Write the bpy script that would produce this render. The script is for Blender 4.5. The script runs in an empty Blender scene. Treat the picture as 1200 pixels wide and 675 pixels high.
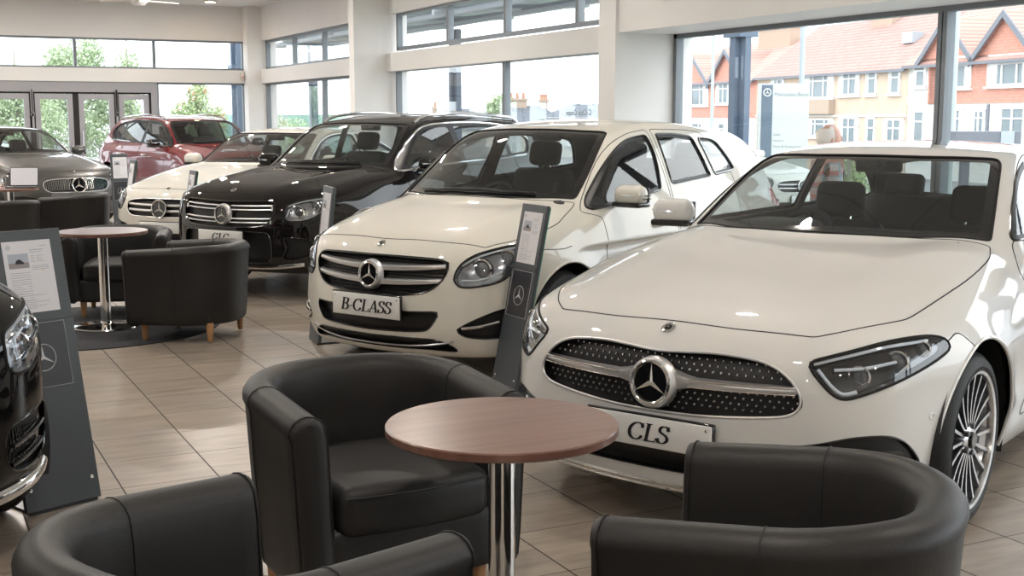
import bpy, math, random
import numpy as np
from mathutils import Vector, Matrix

# ------------------------------------------------------------ camera, sky, light, exposure
scn = bpy.context.scene
col = scn.collection
PI = math.pi
CAM_H = 1.58
cam_data = bpy.data.cameras.new('camera'); cam = bpy.data.objects.new('camera', cam_data)
col.objects.link(cam); scn.camera = cam
cam_data.sensor_width = 36.0; cam_data.lens = 36.0*1449.0/1200.0
cam_data.clip_start = .05; cam_data.clip_end = 600
cam.location = (0, 0, CAM_H)
cam.rotation_euler = (math.radians(90-7.84), 0, math.radians(-26.52))

scn.view_settings.view_transform = 'Standard'; scn.view_settings.look = 'None'
scn.view_settings.gamma = 1.0; scn.view_settings.use_curve_mapping = False
scn.view_settings.exposure = 0.75

world = bpy.data.worlds.new('overcast_sky'); scn.world = world; world.use_nodes = True
wn = world.node_tree.nodes; wl = world.node_tree.links
for n in list(wn): wn.remove(n)
w_out = wn.new('ShaderNodeOutputWorld'); w_bg = wn.new('ShaderNodeBackground')
w_tc = wn.new('ShaderNodeTexCoord'); w_noise = wn.new('ShaderNodeTexNoise'); w_ramp = wn.new('ShaderNodeValToRGB')
w_noise.inputs['Scale'].default_value = 2.2; w_noise.inputs['Detail'].default_value = 5
w_ramp.color_ramp.elements[0].position = .35; w_ramp.color_ramp.elements[0].color = (.84, .91, 1.0, 1)
w_ramp.color_ramp.elements[1].position = .7; w_ramp.color_ramp.elements[1].color = (1.0, 1.0, 1.0, 1)
wl.new(w_tc.outputs['Generated'], w_noise.inputs['Vector']); wl.new(w_noise.outputs['Fac'], w_ramp.inputs['Fac'])
wl.new(w_ramp.outputs['Color'], w_bg.inputs['Color']); wl.new(w_bg.outputs['Background'], w_out.inputs['Surface'])
w_bg.inputs['Strength'].default_value = 2.5

sun_data = bpy.data.lights.new('sun', 'SUN'); sun = bpy.data.objects.new('sun', sun_data); col.objects.link(sun)
sun_data.energy = .5; sun_data.angle = math.radians(25); sun_data.color = (1, .97, .92)
sun.rotation_euler = (math.radians(50), 0, math.radians(60)); sun.location = (0, 0, 20)

WX, WY, CEIL = 7.4, 27.4, 3.98           # glass wall plane, far wall plane, ceiling height
def portal(name, loc, rot, sx, sy):
    d = bpy.data.lights.new(name, 'AREA'); d.shape = 'RECTANGLE'; d.size = sx; d.size_y = sy
    d.cycles.is_portal = True
    o = bpy.data.objects.new(name, d); col.objects.link(o); o.location = loc; o.rotation_euler = rot
portal('daylight_portal', (WX+.2, 12, 1.7), (0, math.radians(90), 0), 3.6, 36)
portal('daylight_portal', (1, WY+.3, 1.7), (math.radians(-90), 0, 0), 13, 3.6)
for lx in (-2.6, .9, 4.4):
    for ly in (-2.5, 2.0, 6.5, 11.0, 15.5, 20.0, 24.5):
        d = bpy.data.lights.new('ceiling_lamp_light', 'AREA'); d.shape = 'DISK'; d.size = .22
        d.energy = 24 if ly < 8 else (32 if ly < 14 else 54); d.color = (1, .95, .89)
        o = bpy.data.objects.new('ceiling_lamp_light', d); col.objects.link(o); o.location = (lx, ly, CEIL-.035)

# ------------------------------------------------------------ tags and materials
def tag(o, label=None, cat=None, group=None, kind=None):
    if label: o['label'] = label
    if cat: o['category'] = cat
    if group: o['group'] = group
    if kind: o['kind'] = kind
    return o
def empty(name, loc=(0, 0, 0), rz=0.0, label=None, cat=None, group=None):
    o = bpy.data.objects.new(name, None); col.objects.link(o); o.empty_display_size = .1
    o.location = loc; o.rotation_euler = (0, 0, rz)
    return tag(o, label, cat, group)
def copy_tree(o, parent=None):
    c = o.copy(); col.objects.link(c)
    if parent is not None: c.parent = parent
    for ch in o.children: copy_tree(ch, c)
    return c

M = {}
def mat(name, color=(.5, .5, .5), rough=.5, metal=0.0, coat=0.0, spec=.5, emit=None, es=0.0, coat_rough=.03):
    m = bpy.data.materials.new(name); m.use_nodes = True; b = m.node_tree.nodes['Principled BSDF']
    b.inputs['Base Color'].default_value = (*color, 1); b.inputs['Roughness'].default_value = rough
    b.inputs['Metallic'].default_value = metal; b.inputs['Coat Weight'].default_value = coat
    b.inputs['Coat Roughness'].default_value = coat_rough; b.inputs['Specular IOR Level'].default_value = spec
    if emit: b.inputs['Emission Color'].default_value = (*emit, 1); b.inputs['Emission Strength'].default_value = es
    M[name] = m; return m
def nodes(m): return m.node_tree.nodes, m.node_tree.links, m.node_tree.nodes['Principled BSDF']
def noise_tint(m, scale, c1, c2, stretch=(1, 1, 1), bump=0.0, bscale=None, detail=4.0):
    N, Lk, b = nodes(m)
    tc = N.new('ShaderNodeTexCoord'); mp = N.new('ShaderNodeMapping'); nz = N.new('ShaderNodeTexNoise'); rp = N.new('ShaderNodeValToRGB')
    mp.inputs['Scale'].default_value = stretch; nz.inputs['Scale'].default_value = scale; nz.inputs['Detail'].default_value = detail
    rp.color_ramp.elements[0].color = (*c1, 1); rp.color_ramp.elements[1].color = (*c2, 1)
    rp.color_ramp.elements[0].position = .3; rp.color_ramp.elements[1].position = .72
    Lk.new(tc.outputs['Object'], mp.inputs['Vector']); Lk.new(mp.outputs['Vector'], nz.inputs['Vector'])
    Lk.new(nz.outputs['Fac'], rp.inputs['Fac']); Lk.new(rp.outputs['Color'], b.inputs['Base Color'])
    if bump:
        n2 = N.new('ShaderNodeTexNoise'); bp = N.new('ShaderNodeBump'); n2.inputs['Scale'].default_value = bscale or scale
        Lk.new(tc.outputs['Object'], n2.inputs['Vector']); Lk.new(n2.outputs['Fac'], bp.inputs['Height'])
        bp.inputs['Strength'].default_value = bump; bp.inputs['Distance'].default_value = .002; Lk.new(bp.outputs['Normal'], b.inputs['Normal'])
    return m
def glass(name, tint, refl=1.5, gcol=(1, 1, 1)):
    m = bpy.data.materials.new(name); m.use_nodes = True; N = m.node_tree.nodes; Lk = m.node_tree.links
    for n in list(N): N.remove(n)
    out = N.new('ShaderNodeOutputMaterial'); mx = N.new('ShaderNodeMixShader'); tr = N.new('ShaderNodeBsdfTransparent'); gl = N.new('ShaderNodeBsdfGlossy')
    lw = N.new('ShaderNodeLayerWeight'); lw.inputs['Blend'].default_value = .5; pw = N.new('ShaderNodeMath'); pw.operation = 'POWER'; pw.inputs[1].default_value = 4.5
    ma = N.new('ShaderNodeMath'); ma.operation = 'MULTIPLY_ADD'; ma.inputs[1].default_value = .9; ma.inputs[2].default_value = ((refl-1)/(refl+1))**2*2.0
    Lk.new(lw.outputs['Facing'], pw.inputs[0]); Lk.new(pw.outputs[0], ma.inputs[0])
    tr.inputs['Color'].default_value = (*tint, 1); gl.inputs['Roughness'].default_value = .01; gl.inputs['Color'].default_value = (*gcol, 1)
    Lk.new(ma.outputs[0], mx.inputs['Fac']); Lk.new(tr.outputs['BSDF'], mx.inputs[1]); Lk.new(gl.outputs['BSDF'], mx.inputs[2])
    Lk.new(mx.outputs['Shader'], out.inputs['Surface']); M[name] = m; return m

mat('paint_white', (.66, .66, .645), .5, 0, 1, .25)
mat('paint_cream', (.66, .645, .585), .5, 0, 1, .25)
mat('paint_black', (.006, .0055, .006), .6, .0, 1, 0)
mat('paint_brown_black', (.009, .0075, .008), .5, .0, 1, 0)
mat('paint_red', (.15, .006, .009), .4, .15, 1, .2)
mat('paint_grey', (.085, .083, .078), .35, .6, 1, .3)
mat('black_plastic', (.012, .012, .013), .45)
mat('black_gloss', (.006, .006, .007), .08, 0, 1)
mat('grille_black', (.008, .008, .009), .42)
mat('chrome', (.86, .86, .86), .09, 1)
mat('silver', (.74, .74, .75), .42, .9)
mat('dark_chrome', (.42, .43, .45), .16, 1)
mat('rim_dark', (.10, .105, .115), .3, .8)
mat('rim_silver', (.66, .67, .69), .22, 1)
mat('tyre', (.013, .013, .014), .62)
mat('drl', (.75, .80, .85), .12, .1, .6)
mat('lens', (.16, .17, .19), .05, .6, 1)
mat('interior', (.034, .034, .038), .7)
mat('interior_trim', (.045, .045, .05), .6)
mat('plate', (.72, .72, .71), .35)
mat('ink', (.012, .012, .014), .5)
mat('gap', (.004, .004, .004), .8)
mat('tail_red', (.45, .01, .015), .12, 0, 1)
glass('windshield_glass', (.70, .74, .73), 1.5)
glass('side_glass', (.74, .78, .78), 1.5)
glass('privacy_glass', (.10, .11, .12), 1.5)
glass('lamp_glass', (.90, .92, .95), 1.5)
glass('window_glass', (.96, .98, .98), 1.25)
glass('teal_glass', (.35, .75, .68), 1.5)
noise_tint(mat('leather', (.03, .028, .028), .48, spec=.35), 3, (.016, .0145, .014), (.023, .021, .020), bump=.25, bscale=260)
mat('seam', (.012, .011, .011), .6)
# ------------------------------------------------------------ mesh helpers
def link_mesh(name, V, F, mats, parent=None, fm=None, normals=None, sharp=math.radians(35), smooth=True):
    me = bpy.data.meshes.new(name)
    me.from_pydata([tuple(v) for v in V], [], [tuple(f) for f in F])
    for m in (mats if isinstance(mats, (list, tuple)) else [mats]): me.materials.append(M[m])
    if fm is not None: me.polygons.foreach_set('material_index', list(fm))
    if smooth: me.polygons.foreach_set('use_smooth', [True]*len(me.polygons))
    me.update()
    if normals is not None: me.normals_split_custom_set_from_vertices([tuple(n) for n in normals])
    elif smooth and sharp: me.set_sharp_from_angle(angle=sharp)
    o = bpy.data.objects.new(name, me); col.objects.link(o)
    if parent is not None: o.parent = parent
    return o

class MB:
    def __init__(s): s.V = []; s.F = []; s.m = []; s.cm = 0
    def mat(s, i): s.cm = i; return s
    def add(s, V, F, X=None):
        n = len(s.V)
        for v in V:
            v = Vector(v); s.V.append(tuple(X @ v) if X is not None else tuple(v))
        for f in F: s.F.append([i+n for i in f]); s.m.append(s.cm)
        return s
    def box(s, a, b, X=None):
        (x0, y0, z0), (x1, y1, z1) = a, b
        V = [(x, y, z) for z in (z0, z1) for y in (y0, y1) for x in (x0, x1)]
        return s.add(V, [(0, 2, 3, 1), (4, 5, 7, 6), (0, 1, 5, 4), (2, 6, 7, 3), (0, 4, 6, 2), (1, 3, 7, 5)], X)
    def rbox(s, c, h, r, n=6, X=None):
        """rounded box: centre c, half sizes h, corner radius r"""
        c = np.array(c, float); h = np.array(h, float); r = min(r, *(h*.999)); V = []; F = []; idx = {}
        def vid(p):
            k = tuple(np.round(p, 5))
            if k not in idx: idx[k] = len(V); V.append(p)
            return idx[k]
        ts = [-1+2*i/n for i in range(n+1)]
        def prof(t, hh):                                    # spend the vertices on the rounded ends
            a = abs(t); q = (hh-r)+r*max(0, (a-.4)/.6)**1.0 if a > .4 else (hh-r)*a/.4
            return math.copysign(q, t)
        def pt(ax, sg, u, v):
            q = np.zeros(3); q[ax] = sg*h[ax]; o = [i for i in range(3) if i != ax]
            q[o[0]] = prof(u, h[o[0]]); q[o[1]] = prof(v, h[o[1]])
            k = np.clip(q, -(h-r), h-r); d = q-k; l = np.linalg.norm(d)
            return c+k+(d/l*r if l > 1e-9 else 0)
        for ax in range(3):
            for sg in (-1, 1):
                for i in range(n):
                    for j in range(n):
                        q = [vid(pt(ax, sg, ts[a], ts[b])) for a, b in ((i, j), (i+1, j), (i+1, j+1), (i, j+1))]
                        if (sg > 0) == (ax == 1): q = q[::-1]
                        if len(set(q)) >= 3: F.append(list(dict.fromkeys(q)))
        return s.add(V, F, X)
    def tube(s, pts, r, n=8, closed=False, X=None, cap=True, flat=None):
        P = [np.array(p, float) for p in pts]; m = len(P)
        if m < 2: return s
        V = []; F = []; up = None
        for i in range(m):
            t = (P[(i+1) % m]-P[i-1]) if closed else (P[min(i+1, m-1)]-P[max(i-1, 0)])
            t = t/max(np.linalg.norm(t), 1e-9)
            if up is None: up = np.array((0, 0, 1.)) if abs(t[2]) < .9 else np.array((1., 0, 0))
            a = np.cross(up, t); a /= max(np.linalg.norm(a), 1e-9); b = np.cross(t, a); up = b
            rr = r[i] if hasattr(r, '__len__') else r
            for k in range(n):
                w = 2*PI*k/n; V.append(P[i]+rr*(math.cos(w)*a+math.sin(w)*b*(flat or 1)))
        for i in range(m if closed else m-1):
            j = (i+1) % m
            for k in range(n): l = (k+1) % n; F.append((i*n+k, i*n+l, j*n+l, j*n+k))
        if not closed and cap: F.append(list(range(n))[::-1]); F.append([(m-1)*n+k for k in range(n)])
        return s.add(V, F, X)
    def lathe(s, prof, n=32, X=None, c=(0, 0), cap=True):
        """prof: (radius, z) from bottom to top"""
        V = []; F = []; m = len(prof)
        for (r, z) in prof:
            for k in range(n): w = 2*PI*k/n; V.append((c[0]+r*math.cos(w), c[1]+r*math.sin(w), z))
        for i in range(m-1):
            for k in range(n): l = (k+1) % n; F.append((i*n+k, i*n+l, (i+1)*n+l, (i+1)*n+k))
        if cap and prof[0][0] > 1e-6: F.append(list(range(n))[::-1])
        if cap and prof[-1][0] > 1e-6: F.append([(m-1)*n+k for k in range(n)])
        return s.add(V, F, X)
    def prism(s, poly, z0, z1, X=None):
        """poly in x, y; extruded from z0 to z1"""
        n = len(poly); V = [(x, y, z0) for x, y in poly]+[(x, y, z1) for x, y in poly]
        ar = sum(poly[i][0]*poly[(i+1) % n][1]-poly[(i+1) % n][0]*poly[i][1] for i in range(n))
        f0 = list(range(n)); F = [f0[::-1], [i+n for i in f0]]+[(i, (i+1) % n, (i+1) % n+n, i+n) for i in range(n)]
        if ar < 0: F = [f[::-1] for f in F]
        return s.add(V, F, X)
    def ell(s, c, h, n=16, X=None, p=1.0):
        V = []; F = []; m = n//2
        sg = lambda v: math.copysign(abs(v)**p, v)
        for i in range(m+1):
            a = -PI/2+PI*i/m
            for k in range(n):
                w = 2*PI*k/n; V.append((c[0]+h[0]*sg(math.cos(a))*sg(math.cos(w)), c[1]+h[1]*sg(math.cos(a))*sg(math.sin(w)), c[2]+h[2]*sg(math.sin(a))))
        for i in range(m):
            for k in range(n): l = (k+1) % n; F.append((i*n+k, i*n+l, (i+1)*n+l, (i+1)*n+k))
        return s.add(V, F, X)
    def pieces(s):
        par = list(range(len(s.V)))
        def root(i):
            while par[i] != i: par[i] = par[par[i]]; i = par[i]
            return i
        for f in s.F:
            r = root(f[0])
            for i in f[1:]: par[root(i)] = r
        out = {}
        for f, k in zip(s.F, s.m): out.setdefault(root(f[0]), []).append((f, k))
        res = []
        for fs in out.values():
            q = MB(); mp = {}
            for f, k in fs:
                g = []
                for i in f:
                    if i not in mp: mp[i] = len(q.V); q.V.append(s.V[i])
                    g.append(mp[i])
                q.F.append(g); q.m.append(k)
            res.append(q)
        return res
    def split(s, name, mats, parent=None, sharp=math.radians(35), smooth=True):
        """every separate piece becomes an object of its own"""
        return [q.build(name, mats, parent, sharp, smooth) for q in s.pieces()]
    def build(s, name, mats, parent=None, sharp=math.radians(35), smooth=True):
        return link_mesh(name, s.V, s.F, mats, parent, s.m, None, sharp, smooth)

def frame(o, ex, ey, ez):
    """matrix whose columns are the given axes, placed at o"""
    return Matrix(((ex[0], ey[0], ez[0], o[0]), (ex[1], ey[1], ez[1], o[1]), (ex[2], ey[2], ez[2], o[2]), (0, 0, 0, 1)))
def xf(loc=(0, 0, 0), rx=0, ry=0, rz=0):
    return Matrix.Translation(loc) @ Matrix.Rotation(rz, 4, 'Z') @ Matrix.Rotation(ry, 4, 'Y') @ Matrix.Rotation(rx, 4, 'X')

# lettering: a broad-nib pen drawing of serif capitals; each stroke is a list of (x, y) on a 0..1 tall body
GLYPH = {
 'C': (.72, [[(.66, .72), (.60, .88), (.44, .97), (.25, .92), (.10, .72), (.06, .48), (.12, .22), (.27, .06), (.44, .02), (.60, .10), (.68, .26)]], [((.66, .70), (.66, .98))]),
 'L': (.66, [[(.20, .98), (.20, .03)], [(.20, .03), (.62, .03)]], [((.06, .98), (.36, .98)), ((.06, .02), (.3, .02)), ((.62, .02), (.64, .26))]),
 'S': (.58, [[(.48, .74), (.44, .90), (.30, .97), (.15, .93), (.08, .78), (.13, .64), (.30, .53), (.46, .41), (.51, .24), (.43, .08), (.27, .02), (.12, .08), (.06, .26)]], [((.49, .72), (.49, .98)), ((.06, .02), (.06, .28))]),
 'B': (.70, [[(.20, .98), (.20, .03)], [(.20, .97), (.44, .96), (.56, .88), (.58, .75), (.50, .58), (.36, .52), (.20, .52)], [(.36, .52), (.54, .46), (.63, .30), (.60, .12), (.46, .03), (.20, .03)]], [((.06, .98), (.3, .98)), ((.06, .02), (.3, .02))]),
 'A': (.76, [[(.10, .02), (.40, .98)], [(.40, .98), (.66, .02)], [(.20, .34), (.56, .34)]], [((.0, .02), (.22, .02)), ((.52, .02), (.80, .02))]),
 'G': (.78, [[(.66, .74), (.60, .88), (.44, .97), (.25, .92), (.10, .72), (.06, .48), (.12, .22), (.27, .06), (.44, .02), (.62, .10)], [(.64, .42), (.64, .06)]], [((.66, .72), (.66, .98)), ((.48, .44), (.78, .44))]),
 '-': (.36, [[(.04, .36), (.30, .36)]], []),
}
def serif_text(mb, text, h, X, slant=.18, wthick=.15, wthin=.045, sx=1.0):
    """adds the word, centred on x = 0, base line at y = 0, lying in the x-y plane of X, 2 mm proud"""
    adv = [GLYPH[c][0]*h*sx for c in text]; x0 = -sum(adv)/2
    def quad(a, b, wa, wb):
        ax, ay = a; bx, by = b; dx, dy = bx-ax, by-ay; l = math.hypot(dx, dy) or 1; nx, ny = -dy/l, dx/l
        P = [(ax+nx*wa, ay+ny*wa), (ax-nx*wa, ay-ny*wa), (bx-nx*wb, by-ny*wb), (bx+nx*wb, by+ny*wb)]
        Q = [(x0+(px+py*slant)*h*sx, py*h) for px, py in P]
        mb.prism(Q, 0, .002, X)
    for c, ad in zip(text, adv):
        _, strokes, serifs = GLYPH[c]
        for st in strokes:
            P = st
            if len(st) > 2:
                P = [tuple(q) for q in catmull(st, 4, False)]
            W = []
            for i in range(len(P)):
                a = P[max(i-1, 0)]; b = P[min(i+1, len(P)-1)]; dx, dy = b[0]-a[0], b[1]-a[1]; l = math.hypot(dx, dy) or 1
                W.append((wthin+(wthick-wthin)*abs(dy/l)**1.3)/2)
            if c == 'A' and st[0] == (.10, .02): W = [wthin/2*1.2]*len(P)
            for i in range(len(P)-1): quad(P[i], P[i+1], W[i], W[i+1])
        for a, b in serifs: quad(a, b, wthin/2, wthin/2)
        x0 += ad

def catmull(pts, n=5, closed=True):
    """points with a third element are corners"""
    P = [np.array(p[:2], float) for p in pts]; cn = [len(p) > 2 for p in pts]; m = len(P); out = []
    for i in range(m if closed else m-1):
        p1, p2 = P[i], P[(i+1) % m]
        p0 = P[i-1] if (i > 0 or closed) and not cn[i] else p1-(p2-p1)
        p3 = P[(i+2) % m] if (i+2 < m or closed) and not cn[(i+1) % m] else p2+(p2-p1)
        for k in range(n):
            t = k/n
            out.append(.5*((2*p1)+(-p0+p2)*t+(2*p0-5*p1+4*p2-p3)*t*t+(-p0+3*p1-3*p2+p3)*t**3))
    if not closed: out.append(P[-1])
    return out
# ------------------------------------------------------------ car body shapes (implicit surfaces)
def spl(pts):
    """natural cubic spline through (x, v) pairs, linear beyond the ends"""
    xs = np.array([p[0] for p in pts], float); ys = np.array([p[1] for p in pts], float)
    n = len(xs); h = np.diff(xs); A = np.eye(n); r = np.zeros(n)
    for i in range(1, n-1):
        A[i, i-1] = h[i-1]; A[i, i] = 2*(h[i-1]+h[i]); A[i, i+1] = h[i]
        r[i] = 6*((ys[i+1]-ys[i])/h[i]-(ys[i]-ys[i-1])/h[i-1])
    M = np.linalg.solve(A, r)
    def f(q):
        q = np.asarray(q, float); c = np.clip(q, xs[0], xs[-1])
        i = np.clip(np.searchsorted(xs, c)-1, 0, n-2)
        a = (xs[i+1]-c)/h[i]; b = (c-xs[i])/h[i]
        v = a*ys[i]+b*ys[i+1]+((a**3-a)*M[i]+(b**3-b)*M[i+1])*h[i]**2/6
        s0 = (ys[1]-ys[0])/h[0]-h[0]/6*M[1]; s1 = (ys[-1]-ys[-2])/h[-1]+h[-1]/6*M[-2]
        return v+np.where(q < xs[0], (q-xs[0])*s0, 0)+np.where(q > xs[-1], (q-xs[-1])*s1, 0)
    return f

def smax(a, b, k):
    h = np.clip(1-np.abs(a-b)/k, 0, None)
    return np.maximum(a, b)+h*h*h*k/6
def smin(a, b, k): return -smax(-a, -b, k)

class Shape:
    """x from the nose backwards, y sideways (symmetric), z up"""
    def __init__(s, P):
        s.P = P
        for k in ('top', 'drop', 'W', 'side', 'plan', 'nose', 'roof', 'belt', 'rplan', 'bot', 'bow'):
            setattr(s, k, spl(P[k]))
    def body(s, x, y, z):
        P = s.P; y = np.sqrt(y*y+1e-6); W = s.W(x)
        t = y/W
        top = (z-s.top(x)+s.drop(x)*t**P.get('dp', 3.0))*.96
        for (c, w, a) in P.get('ridge', ()):                       # soft creases along the bonnet
            yc = c[0]+(c[1]-c[0])*np.clip(x/1.5, 0, 1)
            top = top-a*np.exp(-((y-yc)/w)**2)*np.clip(x/.5, 0, 1)
        sd = y-(W-s.side(z))
        wx = (x-P['wx'])**2+(z-P['wr'])**2; wx2 = (x-P['wx']-P['wb'])**2+(z-P['wr'])**2
        fl = P.get('flare', .02)
        sd = sd-fl*(np.exp(-((np.sqrt(wx)-P['wr']-.03)/.11)**2)+np.exp(-((np.sqrt(wx2)-P['wr']-.03)/.11)**2))
        for (z0, z1, w, a) in P.get('lines', ()):                  # character lines in the flanks
            zc = z0+(z1-z0)*(x-1.0)/3.0
            sd = sd-a*np.exp(-((z-zc)/w)**2)*np.clip((x-.9)/.5, 0, 1)
        fr = (s.plan(y)+s.nose(z)-x)*.9
        for (yc, zc, wy, wz, a) in P.get('dent', ()):              # shallow dents and swells in the front
            fr = fr+a*np.exp(-((y-yc)/wy)**2-((z-zc)/wz)**2)
        rr = (x-(P['L']-s.rplan(y)-.5*np.clip(z-.75, 0, 1)**2))*.9
        v = smax(top, sd, P.get('ks', .16))
        v = smax(v, fr, P.get('kf', .14)); v = smax(v, rr, .2)
        return smax(v, s.bot(x)-z, .06)
    def green(s, x, y, z):
        P = s.P; y = np.sqrt(y*y+1e-6)
        xb = x-s.bow(x)*(y/.7)**2
        top = (z-s.roof(xb)+P['crown']*(y/.6)**2.4)*P.get('rn', .85)
        sd = (y-(s.belt(x)-P['tumble']*(z-P['zb'])-P.get('tum2', .12)*np.clip(z-P['zb'], 0, 1)**2))*.92
        v = smax(top, sd, P.get('kg', .10))
        return smax(v, P['zb']-.25-z, .03)
    def f(s, x, y, z):
        return smin(s.body(x, y, z), s.green(x, y, z), s.P.get('kb', .05))
    def grad(s, p, e=1e-3):
        x, y, z = p[:, 0], p[:, 1], p[:, 2]
        g = np.stack([s.f(x+e, y, z)-s.f(x-e, y, z), s.f(x, y+e, z)-s.f(x, y-e, z), s.f(x, y, z+e)-s.f(x, y, z-e)], 1)/(2*e)
        return g
    def project(s, p, n=4, step=.05):
        p = p.copy()
        for _ in range(n):
            g = s.grad(p); v = s.f(p[:, 0], p[:, 1], p[:, 2])
            d = g*(v/np.maximum((g*g).sum(1), .05))[:, None]
            l = np.linalg.norm(d, axis=1); d *= np.minimum(1, step/np.maximum(l, 1e-9))[:, None]
            p -= d
        return p
    def cast(s, o, d, tmax=6.0, n=90):
        """first hit of the ray o + t d (d any length); None when it misses"""
        o = np.array(o, float); d = np.array(d, float); d = d/np.linalg.norm(d)
        a, b = 0.0, tmax; k = max(48, min(n, 120))
        for lev in range(4):
            t = np.linspace(a, b, k+1); q = o+t[:, None]*d
            v = s.f(q[:, 0], q[:, 1], q[:, 2]); i = int(np.argmax(v < 0))
            if v[i] >= 0 or (i == 0 and lev == 0): return None
            if i == 0: b = t[0]; break
            a, b = t[i-1], t[i]; k = 14
        return o+b*d
    def at(s, view, a, b, side=1):
        if view == 'front': return s.cast((-1, a, b), (1, 0, 0))
        if view == 'side': return s.cast((a, 2*side, b), (0, -side, 0), 2.0, 300)
        if view == 'top': return s.cast((a, b, 2.4), (0, 0, -1), 2.2, 300)

CLS = dict(L=4.99, wx=.90, wb=2.94, wr=.345, zb=1.0,
    top=[(-.2, .66), (0, .755), (.15, .825), (.4, .895), (.8, .972), (1.3, 1.038), (1.9, 1.07), (3.5, 1.08), (4.4, 1.04), (5, .98)],
    drop=[(0, .10), (.5, .115), (1.3, .06), (2.2, .06), (5, .12)],
    W=[(0, .86), (.4, .895), (.9, .93), (1.5, .925), (2.5, .92), (3.8, .945), (4.5, .92), (5, .86)],
    side=[(.1, .12), (.25, .05), (.42, .018), (.6, 0), (.75, .012), (.88, .055), (1.0, .12), (1.1, .2)],
    plan=[(0, 0), (.3, .02), (.5, .065), (.65, .13), (.78, .24), (.88, .42), (.96, .7)],
    nose=[(.1, .16), (.2, .06), (.3, .02), (.42, .0), (.55, .0), (.66, .015), (.75, .05), (.85, .14), (.95, .30)],
    rplan=[(0, 0), (.5, .06), (.8, .22), (.95, .5)],
    bot=[(0, .17), (.6, .17), (4.4, .19), (5, .3)],
    roof=[(.9, .80), (1.28, 1.015), (1.6, 1.19), (1.83, 1.31), (2.02, 1.39), (2.35, 1.444), (2.75, 1.46), (3.2, 1.435), (3.7, 1.32), (4.2, 1.17), (4.6, 1.03), (4.9, .9)],
    bow=[(.9, .2), (2.0, .17), (2.8, 0), (3.4, -.12), (4.5, -.2)],
    belt=[(1.0, .79), (1.5, .82), (2.2, .835), (3.2, .815), (4.0, .76), (4.8, .66)],
    crown=.035, tumble=.44, tum2=.25, kg=.09, ks=.17, kf=.16,
    ridge=(((.50, .60), .13, .012),), lines=((.86, .80, .05, .010), (.42, .50, .07, .012)))
BCL = dict(L=4.36, wx=.85, wb=2.70, wr=.325, zb=1.03,
    top=[(-.2, .68), (0, .775), (.12, .85), (.3, .91), (.6, .98), (.95, 1.04), (1.5, 1.07), (3.5, 1.08), (4.4, 1.05)],
    drop=[(0, .10), (.5, .12), (1.1, .06), (2.2, .05), (4.4, .08)],
    W=[(0, .82), (.4, .86), (.85, .885), (1.5, .88), (2.6, .885), (3.5, .895), (4.0, .87), (4.4, .80)],
    side=[(.1, .12), (.25, .05), (.42, .018), (.6, 0), (.78, .012), (.92, .05), (1.05, .11), (1.2, .2)],
    plan=[(0, 0), (.3, .025), (.5, .08), (.65, .16), (.75, .25), (.84, .40), (.92, .65)],
    nose=[(.1, .16), (.2, .06), (.3, .01), (.42, .0), (.55, .01), (.68, .03), (.78, .07), (.88, .17), (.98, .32)],
    rplan=[(0, 0), (.5, .05), (.8, .2), (.95, .45)],
    bot=[(0, .17), (.6, .17), (3.9, .19), (4.4, .3)],
    roof=[(.5, .77), (.88, 1.03), (1.2, 1.235), (1.42, 1.37), (1.62, 1.47), (1.9, 1.53), (2.3, 1.563), (2.8, 1.565), (3.4, 1.52), (3.9, 1.45), (4.1, 1.33), (4.3, 1.08), (4.4, .95)],
    bow=[(.5, .2), (1.6, .17), (2.4, 0), (3.4, -.03), (4.4, -.12)],
    belt=[(.7, .79), (1.2, .82), (2.0, .825), (3.2, .805), (4.0, .75), (4.4, .70)],
    crown=.03, tumble=.30, tum2=.25, kg=.09, ks=.17, kf=.16,
    ridge=(((.50, .60), .12, .010),), lines=((.90, .88, .05, .010), (.40, .56, .07, .012)))
GLC = dict(L=4.66, wx=.87, wb=2.87, wr=.36, zb=1.13,
    top=[(-.2, .80), (0, .88), (.12, .945), (.3, 1.0), (.6, 1.05), (1.2, 1.11), (1.8, 1.13), (3.5, 1.15), (4.7, 1.12)],
    drop=[(0, .09), (.5, .11), (1.1, .06), (2.2, .05), (4.7, .08)],
    W=[(0, .86), (.4, .90), (.87, .935), (1.5, .925), (2.6, .93), (3.74, .945), (4.2, .92), (4.7, .86)],
    side=[(.15, .10), (.3, .04), (.5, .01), (.7, 0), (.88, .012), (1.0, .05), (1.12, .11), (1.25, .2)],
    plan=[(0, 0), (.3, .02), (.5, .06), (.68, .14), (.8, .25), (.88, .38), (.96, .65)],
    nose=[(.15, .20), (.25, .08), (.35, .02), (.48, .0), (.65, .0), (.78, .02), (.88, .06), (.98, .16), (1.08, .32)],
    rplan=[(0, 0), (.5, .05), (.8, .2), (.95, .45)],
    bot=[(0, .24), (.6, .22), (4.2, .24), (4.7, .34)],
    roof=[(.8, .88), (1.17, 1.11), (1.42, 1.27), (1.65, 1.41), (1.84, 1.51), (2.15, 1.58), (2.6, 1.62), (3.1, 1.625), (3.8, 1.59), (4.15, 1.51), (4.4, 1.28), (4.6, 1.05), (4.7, .9)],
    bow=[(.5, .2), (1.6, .17), (2.4, 0), (3.4, -.03), (4.7, -.12)],
    belt=[(.9, .79), (1.4, .825), (2.2, .84), (3.4, .82), (4.2, .76), (4.7, .70)],
    crown=.03, tumble=.36, tum2=.25, kg=.09, ks=.17, kf=.15,
    ridge=(((.45, .62), .10, .016),), lines=((1.0, .98, .05, .010), (.5, .6, .07, .012)))
COUPE = dict(CLS); COUPE.update(L=4.70, wb=2.84)
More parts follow.
